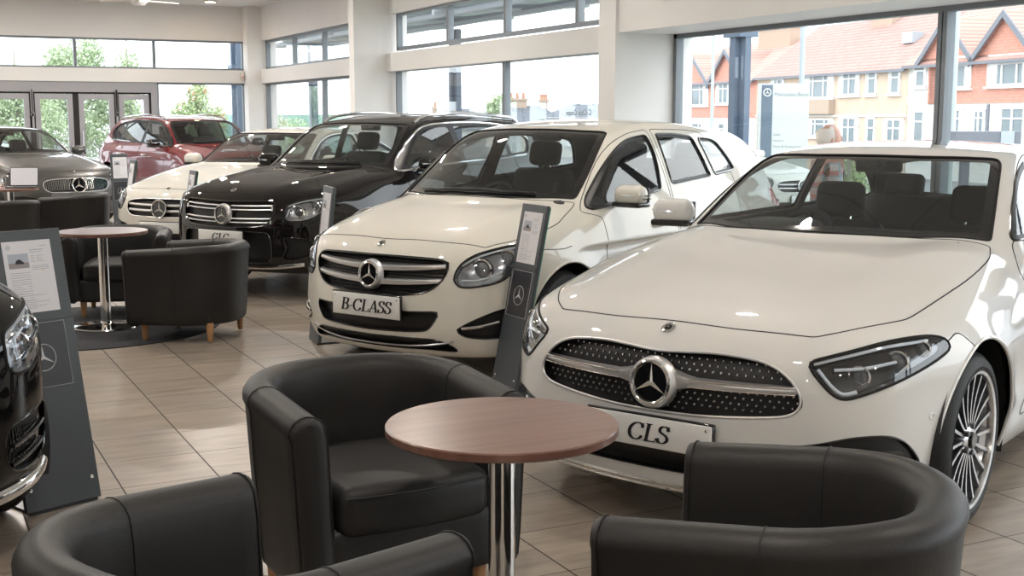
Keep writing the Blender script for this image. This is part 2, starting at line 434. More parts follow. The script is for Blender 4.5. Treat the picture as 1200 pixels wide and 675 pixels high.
# ------------------------------------------------------------ polygonising a car body and cutting its panels
def nets(S, h):
    X = np.arange(-.12, S.P['L']+.12, h); Y = np.arange(-1.12, 1.12+h, h); Y -= (Y[0]+Y[-1])/2; Z = np.arange(.06, 1.78, h)
    V = S.f(X[:, None, None], Y[None, :, None], Z[None, None, :]); V = np.broadcast_to(V, (len(X), len(Y), len(Z)))
    s = V < 0; nx, ny, nz = np.array(V.shape)-1
    cnt = np.zeros((nx, ny, nz), int)
    for a in (0, 1):
        for b in (0, 1):
            for c in (0, 1): cnt += s[a:a+nx, b:b+ny, c:c+nz]
    act = (cnt > 0) & (cnt < 8); idx = -np.ones(act.shape, int); I = np.argwhere(act); idx[act] = np.arange(len(I))
    acc = np.zeros((len(I), 3)); num = np.zeros(len(I))
    C0 = [(a, b, c) for a in (0, 1) for b in (0, 1) for c in (0, 1)]
    for p in C0:
        for ax in range(3):
            if p[ax]: continue
            q = list(p); q[ax] = 1
            va = V[I[:, 0]+p[0], I[:, 1]+p[1], I[:, 2]+p[2]]; vb = V[I[:, 0]+q[0], I[:, 1]+q[1], I[:, 2]+q[2]]
            x = (va < 0) != (vb < 0); t = np.where(x, va/np.where(x, va-vb, 1), 0)
            pos = np.tile(np.array(p, float), (len(I), 1)); pos[:, ax] += t
            acc += pos*x[:, None]; num += x
    P = (I+acc/num[:, None])*h+np.array([X[0], Y[0], Z[0]])
    P = S.project(P, 3, h*.5)
    Q = []
    def emit(e, cells, flip):
        k = np.argwhere(e)
        ids = [idx[k[:, 0]+d[0], k[:, 1]+d[1], k[:, 2]+d[2]] for d in cells]
        q = np.stack(ids, 1); fl = flip[e]; q[fl] = q[fl][:, ::-1]; Q.append(q)
    a = s[:-1, 1:-1, 1:-1]; b = s[1:, 1:-1, 1:-1]
    emit(a != b, [(0, 0, 0), (0, 1, 0), (0, 1, 1), (0, 0, 1)], ~a)
    a = s[1:-1, :-1, 1:-1]; b = s[1:-1, 1:, 1:-1]
    emit(a != b, [(0, 0, 0), (0, 0, 1), (1, 0, 1), (1, 0, 0)], ~a)
    a = s[1:-1, 1:-1, :-1]; b = s[1:-1, 1:-1, 1:]
    emit(a != b, [(0, 0, 0), (1, 0, 0), (1, 1, 0), (0, 1, 0)], ~a)
    return P, np.concatenate(Q)

def uv(view, p):
    if view == 'front': return np.stack([np.abs(p[:, 1]), p[:, 2]], 1)
    if view == 'corner': return np.stack([np.abs(p[:, 1])+p[:, 0], p[:, 2]], 1)
    if view == 'side': return np.stack([p[:, 0], p[:, 2]], 1)
    return np.stack([p[:, 0], np.abs(p[:, 1])], 1)            # 'top'

def poly_sdf(q, poly):
    A = np.array(poly, float); B = np.roll(A, -1, 0); d2 = np.full(len(q), 1e9); ins = np.zeros(len(q), bool)
    lo, hi = A.min(0)-.12, A.max(0)+.12
    near = ((q > lo) & (q < hi)).all(1); out = np.full(len(q), .12)
    Q = q[near]
    if not len(Q): return out
    d2 = np.full(len(Q), 1e9); ins = np.zeros(len(Q), bool)
    for a, b in zip(A, B):
        e = b-a; w = Q-a; t = np.clip((w@e)/max(e@e, 1e-12), 0, 1); r = w-t[:, None]*e
        d2 = np.minimum(d2, (r*r).sum(1))
        c = ((a[1] > Q[:, 1]) != (b[1] > Q[:, 1]))
        if abs(b[1]-a[1]) > 1e-12: ins ^= c & (Q[:, 0] < (b[0]-a[0])*(Q[:, 1]-a[1])/(b[1]-a[1])+a[0])
    d = np.sqrt(d2); out[near] = np.where(ins, -d, d)
    return out

class Skin:
    def __init__(s, S, h):
        s.S = S; s.h = h; P, Q = nets(S, h)
        s.V = [tuple(p) for p in P]; s.F = [list(map(int, q)) for q in Q]; s.lab = ['body']*len(s.F)
    def cut(s, view, poly, name, level=0.0, cond=None, src=('body',)):
        P = np.array(s.V); D = poly_sdf(uv(view, P), poly)-level
        ok = np.ones(len(P), bool) if cond is None else cond(P)
        eps = s.h*.16; near = (np.abs(D) < eps) & ok
        if near.any():
            e = 1e-4; q = P[near]
            g = []
            for ax in range(3):
                w = q.copy(); w[:, ax] += e; g.append((poly_sdf(uv(view, w), poly)-level-D[near])/e)
            g = np.stack(g, 1); n = s.S.grad(q); n /= np.maximum(np.linalg.norm(n, axis=1), 1e-9)[:, None]
            g -= (g*n).sum(1)[:, None]*n                             # slide along the surface only
            gg = (g*g).sum(1); mv = -D[near][:, None]*g/np.maximum(gg, .08)[:, None]
            P[near] = q+mv; D[near] = 0.0
            for i in np.where(near)[0]: s.V[i] = tuple(P[i])
        D = list(D); ok = list(ok); src = set(src); edges = {}; efaces = {}
        newF = []; newL = []
        elig = [l in src and all(ok[i] for i in f) for f, l in zip(s.F, s.lab)]
        for f, g in zip(s.F, elig):
            if not g: continue
            for a, b in zip(f, f[1:]+f[:1]):
                if D[a]*D[b] < 0:
                    k = (a, b) if a < b else (b, a)
                    if k not in edges:
                        t = D[k[0]]/(D[k[0]]-D[k[1]]); va, vb = s.V[k[0]], s.V[k[1]]
                        edges[k] = len(s.V); s.V.append(tuple(va[c]+t*(vb[c]-va[c]) for c in range(3))); D.append(0.0)
        for f, l, g in zip(s.F, s.lab, elig):
            nf = []
            for a, b in zip(f, f[1:]+f[:1]):
                nf.append(a); k = (a, b) if a < b else (b, a)
                if k in edges: nf.append(edges[k])
            if not g: newF.append(nf); newL.append(l); continue
            sg = [0 if D[i] == 0 else (1 if D[i] > 0 else -1) for i in nf]
            if 1 in sg and -1 in sg:
                z = [i for i, q in enumerate(sg) if q == 0]; done = False
                if len(z) == 2:
                    a, b = z; A = nf[a:b+1]; B = nf[b:]+nf[:a+1]
                    if len(A) > 2 and len(B) > 2:
                        for part, ss in ((A, sg[a:b+1]), (B, sg[b:]+sg[:a+1])):
                            newF.append(part); newL.append(name if sum(ss) < 0 else l)
                        done = True
                if not done: newF.append(nf); newL.append(name if sum(D[i] for i in nf) < 0 else l)
            else:
                c = sum(D[i] for i in nf)
                newF.append(nf); newL.append(name if c < 0 else l)
        s.F, s.lab = newF, newL
    def done(s):
        P = np.array(s.V); P = s.S.project(P, 2, s.h*.2); g = s.S.grad(P)
        s.P = P; s.N = g/np.maximum(np.linalg.norm(g, axis=1), 1e-9)[:, None]
    def take(s, names, off=0.0, side=None, cond=None):
        idx = {}; V = []; N = []; F = []; L = []
        for f, l in zip(s.F, s.lab):
            if l not in names: continue
            if side is not None and sum(s.P[i][1] for i in f)*side < 0: continue
            if cond is not None and not cond(sum(s.P[i] for i in f)/len(f)): continue
            g = []
            for i in f:
                if i not in idx: idx[i] = len(V); V.append(s.P[i]+s.N[i]*off); N.append(s.N[i])
                g.append(idx[i])
            F.append(g); L.append(l)
        return V, N, F, L
    def part(s, name, names, mats, parent, off=0.0, side=None, cond=None):
        V, N, F, L = s.take(names, off, side, cond)
        if not F: return None
        return link_mesh(name, V, F, mats, parent, [names.index(l) if isinstance(mats, (list, tuple)) else 0 for l in L], N)
    def rims(s, names, side=None):
        """ordered boundary loops of a set of labels, as index lists into P"""
        cnt = {}
        for f, l in zip(s.F, s.lab):
            if l not in names: continue
            if side is not None and sum(s.P[i][1] for i in f)*side < 0: continue
            for a, b in zip(f, f[1:]+f[:1]):
                if (b, a) in cnt: del cnt[(b, a)]
                else: cnt[(a, b)] = 1
        nxt = {}
        for a, b in cnt: nxt.setdefault(a, []).append(b)
        out = []
        while nxt:
            a = next(iter(nxt)); loop = [a]
            while True:
                L = nxt.get(loop[-1])
                if not L: break
                b = L.pop()
                if not L: del nxt[loop[-1]]
                if b == loop[0]: break
                loop.append(b)
            if len(loop) > 8: out.append(loop)
        return out
    def loop_pts(s, loop, off=0.0, smooth=2):
        p = np.array([s.P[i]+s.N[i]*off for i in loop])
        for _ in range(smooth): p = .5*p+.25*(np.roll(p, 1, 0)+np.roll(p, -1, 0))
        return p

def recess(K, label, depth, mats, name, parent, direction=(1, 0, 0), side=None, wall=True):
    """a pocket behind a label: walls and a floor pushed back along direction"""
    V, N, F, _ = K.take([label], 0.0, side); d = np.array(direction, float)*depth
    if not F: return None
    B = [v+d for v in V]; n0 = len(V); fs = [list(f) for f in F]; fm = [1]*len(fs); W = list(B)
    cnt = {}
    for f in F:
        for a, b in zip(f, f[1:]+f[:1]):
            if (b, a) in cnt: del cnt[(b, a)]
            else: cnt[(a, b)] = 1
    VV = list(B)
    if wall:
        mp = {}
        for a, b in cnt:
            for i in (a, b):
                if i not in mp: mp[i] = (len(VV), len(VV)+1); VV.append(V[i]); VV.append(B[i])
            fs.append([mp[b][0], mp[a][0], mp[a][1], mp[b][1]]); fm.append(0)
    return link_mesh(name, VV, fs, mats, parent, fm, None, math.radians(40))
# ------------------------------------------------------------ cars
def halves(m):
    out = []
    for sd in (1, -1):
        q = MB(); q.V = m.V; k = [i for i, f in enumerate(m.F) if m.V[f[0]][1]*sd >= 0]; q.F = [m.F[i] for i in k]; q.m = [m.m[i] for i in k]
        if q.F:
            used = sorted({i for f in q.F for i in f}); mp = {v: i for i, v in enumerate(used)}; q.V = [m.V[i] for i in used]; q.F = [[mp[i] for i in f] for f in q.F]; out.append(q)
    return out

def surf_path(S, view, pts, side=1, n=6, off=0.0, step=.03):
    out = []
    P = catmull(pts, n, False); Q = [P[0]]
    for p in P[1:]:
        k = max(1, int(np.linalg.norm(p-Q[-1])/step)); a = Q[-1]
        for i in range(1, k+1): Q.append(a+(p-a)*i/k)
    for a, b in Q:
        if view == 'corner': h = S.cast((a/2-1.6, side*(a/2+1.6), b), (1, -side, 0))
        elif view == 'front': h = S.cast((-1, side*a, b), (1, 0, 0))
        elif view == 'side': h = S.cast((a, side*2, b), (0, -side, 0), 2.0, 300)
        else: h = S.cast((a, side*b, 2.4), (0, 0, -1), 2.3, 400)
        if h is None: continue
        if off:
            g = S.grad(h[None])[0]; h = h+g/np.linalg.norm(g)*off
        out.append(h)
    return out

def star_badge(X, R, parent, name='star_emblem', disc=True, ring=True, mats=('chrome', 'black_gloss')):
    """three pointed star in a ring; X maps its x-y plane onto the car, z outwards"""
    m = MB()
    if ring: m.tube([(R*math.cos(a), R*math.sin(a), .004) for a in np.linspace(0, 2*PI, 40, endpoint=False)], R*.10, 8, True, X)
    for k in range(3):
        a = PI/2+k*2*PI/3; tip = (R*.93*math.cos(a), R*.93*math.sin(a), .004); w = R*.135; z = R*.10
        e1 = (w*math.cos(a+PI/3), w*math.sin(a+PI/3), .002); e2 = (w*math.cos(a-PI/3), w*math.sin(a-PI/3), .002)
        m.add([tip, e1, (0, 0, z), e2], [(0, 1, 2), (0, 2, 3), (0, 3, 1)], X)
    if disc:
        m.mat(1); m.lathe([(R*.95, -.012), (R*.95, 0), (0, .0015)], 32, X)
    return m.build(name, list(mats), parent, math.radians(20))

def wheel(parent, x, y, R, rim, width, spokes, side, rim_m='rim_silver', back='rim_dark', twin=True):
    """wheel standing at x, outer face at y"""
    rt = empty('wheel', (x, y, R)); rt.parent = parent
    X = Matrix.Rotation(-side*PI/2, 4, 'X')                # local z -> outwards
    t = MB(); w = width
    t.lathe([(rim*.98, -w+.01), (rim+.02, -w), (R-.03, -w+.004), (R-.006, -w+.025), (R, -w+.05), (R, -.05), (R-.006, -.025), (R-.028, -.002), (rim+.02, .004), (rim+.004, -.004), (rim-.002, -.02)], 56, X, cap=False)
    for k in range(0, 3):
        zz = -w+.055+k*(w-.11)/2
        t.tube([((R+.0005)*math.cos(a), (R+.0005)*math.sin(a), zz) for a in np.linspace(0, 2*PI, 56, endpoint=False)], .003, 4, True, X)
    t.build('tyre', 'tyre', rt)
    r = MB(); r.lathe([(rim*.90, -w+.01), (rim*.90, -.05), (rim*.965, -.02), (rim+.003, -.012), (rim+.003, .002), (rim*.965, -.002), (rim*.945, -.02), (rim*.93, -.12)], 56, X, cap=False)
    r.mat(1); r.lathe([(0, -.13), (rim*.93, -.12)], 40, X, cap=False); r.mat(0)
    n = spokes
    for k in range(n):
        a = 2*PI*k/n+.1
        offs = ((-.13, -.155), (.13, .155)) if twin else ((0, 0),)
        for (o0, o1) in offs:
            o0 = o0*10/n; o1 = o1*10/n
            pts = []
            for q in np.linspace(0, 1, 6):
                rr = .055+(rim*.95-.055)*q; aa = a+(o0*(1-q)*1.1+o1*q)*1.0
                pts.append((rr*math.cos(aa), rr*math.sin(aa), -.028+.020*q*q-.004+.012*(1-q)))
            wd = (.0055 if n > 6 else .011) if twin else .020
            V = []; F = []
            for i, p in enumerate(pts):
                a2 = math.atan2(p[1], p[0]); px, py = -math.sin(a2), math.cos(a2); ww = wd*(1+.25*(i/5))
                V += [(p[0]+px*ww, p[1]+py*ww, p[2]), (p[0]-px*ww, p[1]-py*ww, p[2]), (p[0]-px*ww*1.5, p[1]-py*ww*1.5, p[2]-.04), (p[0]+px*ww*1.5, p[1]+py*ww*1.5, p[2]-.04)]
            for i in range(5):
                b = 4*i
                F += [(b, b+1, b+5, b+4)]
            r.mat(0); r.add(V, F, X)
            F = []
            for i in range(5):
                b = 4*i; F += [(b+1, b+2, b+6, b+5), (b+3, b, b+4, b+7)]
            r.mat(1); r.add(V, F, X); r.mat(0)
    r.lathe([(.066, -.08), (.062, -.024), (.045, -.012), (0, -.01)], 24, X)
    for k in range(5):
        a = 2*PI*k/5; r.mat(1); r.lathe([(.012, -.02), (.012, -.008), (0, -.008)], 10, X @ Matrix.Translation((.055*math.cos(a), .055*math.sin(a), 0)))
    r.mat(0); ro = r.build('rim', [rim_m, back], rt, math.radians(30))
    c = MB(); c.lathe([(.034, -.02), (.034, -.004), (.03, 0), (0, 0)], 20, X); c.build('hub_cap', 'black_gloss', ro)
    b = MB(); b.lathe([(.05, -.15), (.17, -.15), (.17, -.12), (.05, -.12)], 36, X); b.build('brake_disc', 'silver', rt)
    return rt

def seat(parent, x, y, z, top, tilt=.22, head=True):
    s = MB(); s.rbox((x, y, z), (.26, .25, .09), .07, 6, None)
    bh = (top-z-.18)/2
    Xb = Matrix.Translation((x+.22, y, z+.06)) @ Matrix.Rotation(tilt, 4, 'Y')
    s.rbox((0, 0, bh), (.085, .26, bh), .07, 6, Xb); s.rbox((-.05, .19, bh*.85), (.05, .05, bh*.7), .045, 4, Xb); s.rbox((-.05, -.19, bh*.85), (.05, .05, bh*.7), .045, 4, Xb)
    o = s.build('seat', 'interior', parent)
    if head:
        m = MB(); m.rbox((-.02, 0, 2*bh+.11), (.055, .135, .095), .05, 6, Xb); m.build('headrest', 'interior', o)
        m = MB()
        for q in (-.06, .06): m.tube([(0, q, 2*bh-.03), (0, q, 2*bh+.05)], .007, 6, X=Xb)
        m.split('headrest_post', 'chrome', o)
    return o

def car(name, P, h, paint, loc, heading, label, cat, spec):
    S = Shape(P); K = Skin(S, h)
    a = math.radians(heading)
    rt = empty(name, (loc[0], loc[1], 0), a+PI, label, cat)     # local +x runs from the nose to the tail
    # ---- cut every panel out of the one body surface
    wx, wr, wb = P['wx'], P['wr'], P['wb']; ar = spec.get('arch', .395)
    for cx in (wx-.0, wx+wb):
        circ = [(cx+ar*math.cos(t), wr+.01+ar*math.sin(t)) for t in np.linspace(-.25, PI+.25, 40)]+[(cx-ar*.97, 0), (cx+ar*.97, 0)]
        K.cut('side', circ, 'arch', cond=lambda p: np.abs(p[:, 1]) > .62)
    K.cut('top', catmull(spec['windshield'], 6), 'frit', cond=lambda p: (p[:, 2] > P['zb']-.1) & (p[:, 0] < 3))
    K.cut('top', catmull(spec['windshield'], 6), 'windshield', -.045, cond=lambda p: p[:, 2] > P['zb']-.1, src=('frit',))
    K.cut('top', catmull(spec['rear_window'], 6), 'rear_window', cond=lambda p: (p[:, 2] > P['zb']) & (p[:, 0] > 3))
    for i, w in enumerate(spec['dlo']):
        K.cut('side', catmull(w, 6), 'dlo', cond=lambda p: np.abs(p[:, 1]) > .42)
    if 'dlo_panes' in spec:
        for i, w in enumerate(spec['dlo_panes']): K.cut('side', catmull(w, 6), 'side_window' if i == 0 else 'rear_pane', cond=lambda p: np.abs(p[:, 1]) > .42, src=('dlo',))
    else:
        for w in spec['dlo']: K.cut('side', catmull(w, 6), 'side_window', -.022, cond=lambda p: np.abs(p[:, 1]) > .42, src=('dlo',))
    fr = lambda p: p[:, 0] < 1.3
    if 'sunroof' in spec: K.cut('top', spec['sunroof'], 'sunroof', cond=lambda p: p[:, 2] > 1.2)
    if 'grille' in spec: K.cut('front', catmull(spec['grille'], 5), 'grille', cond=fr)
    if 'headlight' in spec: K.cut('corner', catmull(spec['headlight'], 5), 'headlight', cond=fr)
    for nm, view, poly in spec.get('pockets', ()): K.cut(view, catmull(poly, 5), nm, cond=fr)
    K.cut('top', catmull(spec['hood'], 5), 'hood', cond=lambda p: (p[:, 2] > .7) & (p[:, 0] < 2.0))
    for i, d in enumerate(spec['doors']): K.cut('side', catmull(d, 5), 'door%d' % i, cond=lambda p: (np.abs(p[:, 1]) > .45) & (p[:, 2] > .2))
    Lc = P['L']; zt = P['zb']-.12
    K.cut('side', [(Lc-.40, zt), (Lc-.30, zt+.10), (Lc+.1, zt+.12), (Lc+.1, zt-.08), (Lc-.15, zt-.09)], 'tail', cond=lambda p: (np.abs(p[:, 1]) > .5) & (p[:, 0] > Lc-.6))
    K.done()
    bp = 'paint_'+paint
    # ---- panels
    body = K.part('body', ['body'], bp, rt)
    K.part('bonnet', ['hood'], bp, rt)
    for sd in (1, -1): K.part('tail_light', ['tail'], 'tail_red', rt, .002, sd)
    tagc = spec.get('door_trim')
    for i in range(len(spec['doors'])):
        for sd in (1, -1):
            d = K.part('door', ['door%d' % i], bp, rt, side=sd)
            if d is None: continue
            xh = max(q[0] for q in spec['doors'][i])-.16; zh = spec.get('handle_z', .80)
            hp = surf_path(S, 'side', [(xh-.20, zh), (xh-.1, zh+.004), (xh, zh)], sd, 2, .0)
            if len(hp) > 2:
                m = MB(); L = [p+np.array((0, sd*q, 0)) for p, q in zip(hp, np.interp(np.linspace(0, 1, len(hp)), [0, .12, .88, 1], [0, .035, .035, 0]))]
                m.tube(L, .012, 8, flat=1.3); m.build('door_handle', 'chrome' if spec.get('chrome_handle') else bp, d)
    ws = K.part('windshield', ['windshield', 'frit'], ['windshield_glass', 'black_gloss'], rt, -.003)
    K.part('rear_window', ['rear_window'], 'side_glass', rt, -.003)
    for sd in (1, -1):
        fo = K.part('window_frame', ['dlo'], 'black_plastic', rt, -.004, sd)
        K.part('side_window', ['side_window'], 'side_glass', rt, -.007, sd)
        K.part('side_window', ['rear_pane'], spec.get('rear_glass', 'side_glass'), rt, -.007, sd)
    if 'sunroof' in spec: K.part('sunroof', ['sunroof'], 'black_gloss', rt, .001)
    # ---- seams
    m = MB()
    for lab in ['hood']+['door%d' % i for i in range(len(spec['doors']))]:
        for lp in K.rims([lab]): m.tube(K.loop_pts(lp, -.001, 1), .0032, 5, True)
    for view, pts in spec.get('seams', ()):
        for sd in (1, -1): m.tube(surf_path(S, view, pts, sd, 5, -.0005), .0026, 5)
    m.split('panel_seam', 'gap', rt)
    m = MB()
    for lp in K.rims(['dlo', 'side_window', 'rear_pane']): m.tube(K.loop_pts(lp, .001, 2), spec.get('trim_r', .006), 6, True)
    m.split('window_trim', spec.get('trim', 'chrome'), rt)
    m = MB()
    for lp in K.rims(['windshield', 'frit']): m.tube(K.loop_pts(lp, -.001, 2), .006, 6, True)
    for lp in K.rims(['arch']):
        pass
    m.split('windshield_seal', 'gap', rt)
    # ---- inner lining so that the cabin looks upholstered
    V, N, F, _ = K.take(['body', 'hood']+['door%d' % i for i in range(4)], -.022, cond=lambda c: c[0] > P['wx']+.12 and c[2] > .25)
    link_mesh('cabin_lining', V, F, 'interior_trim', rt, None, [(-n[0], -n[1], -n[2]) for n in N])
    # ---- wheel houses and wheels
    m = MB()
    for cx in (wx, wx+wb):
        for sd in (1, -1):
            pts = [(cx+(ar+.02)*math.cos(t), wr+.01+(ar+.02)*math.sin(t)) for t in np.linspace(-.35, PI+.35, 28)]
            V = []; F = []
            yo = sd*(float(S.W(cx))-.02); yi = sd*.5
            for (px, pz) in pts: V += [(px, yo, pz), (px, yi, pz)]
            for i in range(27): F.append((2*i, 2*i+2, 2*i+3, 2*i+1))
            V.append((cx, yi, wr)); c = len(V)-1
            for i in range(27): F.append((2*i+1, 2*i+3, c))
            m.add(V, F)
    m.split('wheel_arch_liner', 'black_plastic', rt)
    m = MB()
    for lp in K.rims(['arch']):
        q = K.loop_pts(lp, .0, 2); q = q
        up = [i for i in range(len(q)) if q[i][2] > P['bot'][1][1]+.06]
        # keep the arc in order
        st = next((i for i in range(len(q)) if i in up and (i-1) % len(q) not in up), None)
        if st is None: continue
        arc = []
        i = st
        while i % len(q) in up and len(arc) < len(q): arc.append(q[i % len(q)]); i += 1
        if len(arc) > 5: m.tube(arc, spec.get('lip_r', .008), 6)
    m.split('wheel_arch_lip', spec.get('lip', bp), rt)
    for cx in (wx, wx+wb):
        for sd in (1, -1):
            wheel(rt, cx, sd*(float(S.W(cx))-spec.get('inset', .015)), wr, spec.get('rim', .262), .24, spec.get('spokes', 10), sd, *spec.get('rim_mats', ('rim_silver', 'rim_dark')), twin=spec.get('twin', True))
    # ---- cabin
    sx, sz, st_ = spec['seat']
    for sd in (-1, 1): seat(rt, sx, sd*.37, sz, st_)
    m = MB(); m.rbox((sx+.86, 0, sz+.02), (.27, .58, .10), .07, 6); Xb = Matrix.Translation((sx+1.10, 0, sz+.08)) @ Matrix.Rotation(.32, 4, 'Y'); m.rbox((0, 0, .27), (.07, .58, .27), .06, 6, Xb)
    rs = m.build('rear_seat', 'interior', rt)
    for q in (-.36, .36):
        m = MB(); m.rbox((0, q, .60), (.045, .12, .075), .04, 5, Xb); m.build('headrest', 'interior', rs)
    m = MB(); dx = spec['dash'][0]; dz = spec['dash'][1]
    m.rbox((dx, 0, dz), (.30, .70, .10), .08, 8); m.rbox((dx+.15, 0, dz-.12), (.24, .68, .13), .08, 6); m.rbox((dx+.14, .37, dz+.06), (.16, .19, .07), .06, 6)
    m.rbox((sx+.05, 0, sz-.05), (.55, .10, .16), .05, 6); m.box((1.4, -.7, .30), (P['L']-1.0, .7, .34))
    m.build('dashboard', 'interior', rt)
    m = MB(); Xs = Matrix.Translation((dx+.44, .37, dz-.02)) @ Matrix.Rotation(-1.15, 4, 'Y')
    m.tube([(.18*math.cos(t), .18*math.sin(t), 0) for t in np.linspace(0, 2*PI, 32, endpoint=False)], .016, 8, True, Xs)
    m.tube([(-.17, 0, 0), (.17, 0, 0)], .02, 6, X=Xs); m.tube([(0, 0, 0), (0, 0, -.2)], .03, 8, X=Xs); m.lathe([(.06, -.02), (.055, .02), (0, .025)], 16, Xs)
    m.build('steering_wheel', 'interior', rt)
    ip = S.cast((spec['mirror_in'], 0, 2.3), (0, 0, -1), 2, 300)
    m = MB(); m.rbox((ip[0]+.10, 0, ip[2]-.07), (.02, .12, .035), .018, 5); m.rbox((ip[0]+.05, 0, ip[2]-.045), (.05, .045, .035), .02, 4); m.build('rear_view_mirror', 'black_plastic', rt)
    # ---- nose furniture
    if 'grille' in spec:
        g = recess(K, 'grille', spec.get('gdepth', .045), ['black_gloss', 'grille_black'], 'grille', rt)
        m = MB()
        for lp in K.rims(['grille']): m.tube(K.loop_pts(lp, .0, 3), spec.get('gframe', .006), 8, True)
        m.build('grille_frame', spec.get('gframe_mat', 'silver'), g)
        spec['grille_fill'](S, g, spec)
        for nm in [p[0] for p in spec.get('pockets', ())]:
            [recess(K, nm, .04, ['black_gloss', 'grille_black'], 'air_intake', rt, side=sd) for sd in ((1, -1) if nm == 'vent' else (None,))]
            m = MB()
            for lp in K.rims([nm]): m.tube(K.loop_pts(lp, 0, 2), .004, 6, True)
            m.split('intake_edge', 'black_gloss', rt)
    if 'headlight' in spec:
        for sd in (1, -1):
            c = np.array((1, -sd*.35, 0)); c /= np.linalg.norm(c)
            lens = K.part('headlight', ['headlight'], 'lamp_glass', rt, .002, sd)
            recess(K, 'headlight', .045, ['dark_chrome', spec.get('lamp_floor', 'dark_chrome')], 'lamp_housing', lens, tuple(c), sd)
            m = MB()
            for lp in K.rims(['headlight'], sd): m.tube(K.loop_pts(lp, .001, 2), .0055, 6, True)
            m.build('lamp_edge', 'gap', lens)
            def at(a, b, off): 
                q = surf_path(S, 'corner', [(a, b), (a+.001, b)], sd, 1)
                return q[0]+c*off if q else None
            m = MB()
            for pts in spec['drl']:
                q = surf_path(S, 'corner', pts, sd, 5); m.tube([p+c*.016 for p in q], spec.get('drl_r', .009), 7, flat=.7)
            m.build('light_strip', 'drl', lens)
            for (pa, pb, rr) in spec['lamps']:
                q = at(pa, pb, .045)
                if q is None: continue
                ez = Vector(-c); ez = (ez+Vector((-.6, 0, 0))).normalized(); ex = Vector((0, 0, 1)).cross(ez).normalized(); ey = ez.cross(ex)
                X = frame(q, ex, ey, ez); m = MB(); m.lathe([(rr*1.25, -.02), (rr*1.3, .016), (rr*1.12, .02), (rr, .006)], 24, X); m.mat(1); m.ell((0, 0, .0), (rr, rr, rr*.6), 18, X)
                m.build('projector_lamp', ['chrome', 'lens'], lens)
    # ---- door mirrors
    mx, my, mz = spec['mirror']
    for sd in spec.get('mirror_sides', (1, -1)):
        m = MB(); X = Matrix.Translation((mx, sd*my, mz)) @ Matrix.Rotation(sd*.12, 4, 'Z')
        m.rbox((0, 0, 0), (.070, .112, .068), .060, 8, X)
        mr = m.build('door_mirror', spec.get('mirror_mat', bp), rt)
        m = MB(); m.rbox((.0, 0, -.058), (.072, .108, .018), .016, 5, X); m.tube([(0, -sd*.07, -.058), (.01, -sd*.20, -.085)], .02, 8, X=X, flat=.6); m.box((.060, -.095, -.05), (.072, .095, .05), X)
        m.build('mirror_foot', 'black_gloss', mr)
        m = MB(); m.tube([(-.070, -sd*.02, .0), (-.062, sd*.07, .004), (-.03, sd*.108, .008)], .007, 6, X=X); m.build('turn_signal', 'drl', mr)
    # ---- wipers, parked along the foot of the glass
    if spec.get('wiper'):
        m = MB(); base = np.array([(abs(q[1]), q[0]) for q in spec['windshield'][:4]])
        for y0, y1 in spec['wiper']:
            P2 = [S.at('top', float(np.interp(abs(y), base[:, 0], base[:, 1]))+.030, y) for y in np.linspace(y0, y1, 14)]
            m.tube([p+np.array((0, 0, .012)) for p in P2 if p is not None], .008, 6)
        m.split('wiper', 'black_plastic', rt)
    if spec.get('extra'): spec['extra'](S, K, rt, spec)
    return rt

def number_plate(rt, x, z, w, hh, text, th, tilt=0.0, sx=1.0):
    X = frame((x, 0, z), (0, -1, 0), (math.sin(tilt), 0, math.cos(tilt)), (-1, 0, 0))
    m = MB(); m.rbox((0, 0, -.006), (w/2, hh/2, .006), .006, 4, X)
    m.mat(1)
    for q in (-1, 1): m.lathe([(.006, 0), (.005, .002), (0, .003)], 10, X @ Matrix.Translation((q*(w/2-.02), hh/2-.018, 0)))
    p = m.build('number_plate', ['plate', 'chrome'], rt)
    if text:
        t = MB(); serif_text(t, text, th, X @ Matrix.Translation((0, -th/2, .0005)), sx=sx); t.build('lettering', 'ink', p, smooth=False)
    m = MB(); m.rbox((0, .002, -.016), (w/2+.008, hh/2+.006, .009), .006, 4, X); m.build('plate_holder', 'black_gloss', p)
    return p

def front_pt(S, y, z, off=0.0):
    q = S.cast((-1, y, z), (1, 0, 0)); return np.array((q[0]+off, y, z)) if q is not None else np.array((off, y, z))
def bar(S, m, ys, z_of, hw, off, depth=.02):
    """a louvre that follows the nose: half height hw(y)"""
    V = []; F = []; n = len(ys)
    for y in ys:
        z = z_of(y); w = hw(abs(y)); p = front_pt(S, y, z, off)
        V += [(p[0]+depth, y, z-w), (p[0]+.004, y, z-w*.75), (p[0], y, z), (p[0]+.004, y, z+w*.75), (p[0]+depth, y, z+w)]
    for i in range(n-1):
        for k in range(4): F.append((5*i+k, 5*i+5+k, 5*i+6+k, 5*i+1+k))
    m.add(V, F)

def nose_badge(S, rt, x, y=0.0):
    p = S.at('top', x, y); g = S.grad(p[None])[0]; g /= np.linalg.norm(g)
    ez = Vector(g); ex = Vector((0, -1, 0)); ey = ez.cross(ex).normalized(); ex = ey.cross(ez)
    X = frame(p+g*.001, ex, ey, ez)
    m = MB(); m.lathe([(.028, 0), (.028, .003), (.024, .005), (0, .006)], 24, X); m.mat(1); m.lathe([(.015, .0055), (.014, .0065), (0, .007)], 24, X)
    b = m.build('bonnet_badge', ['chrome', 'black_gloss'], rt); star_badge(X @ Matrix.Translation((0, 0, .006)), .014, b, 'badge_star', False, False)

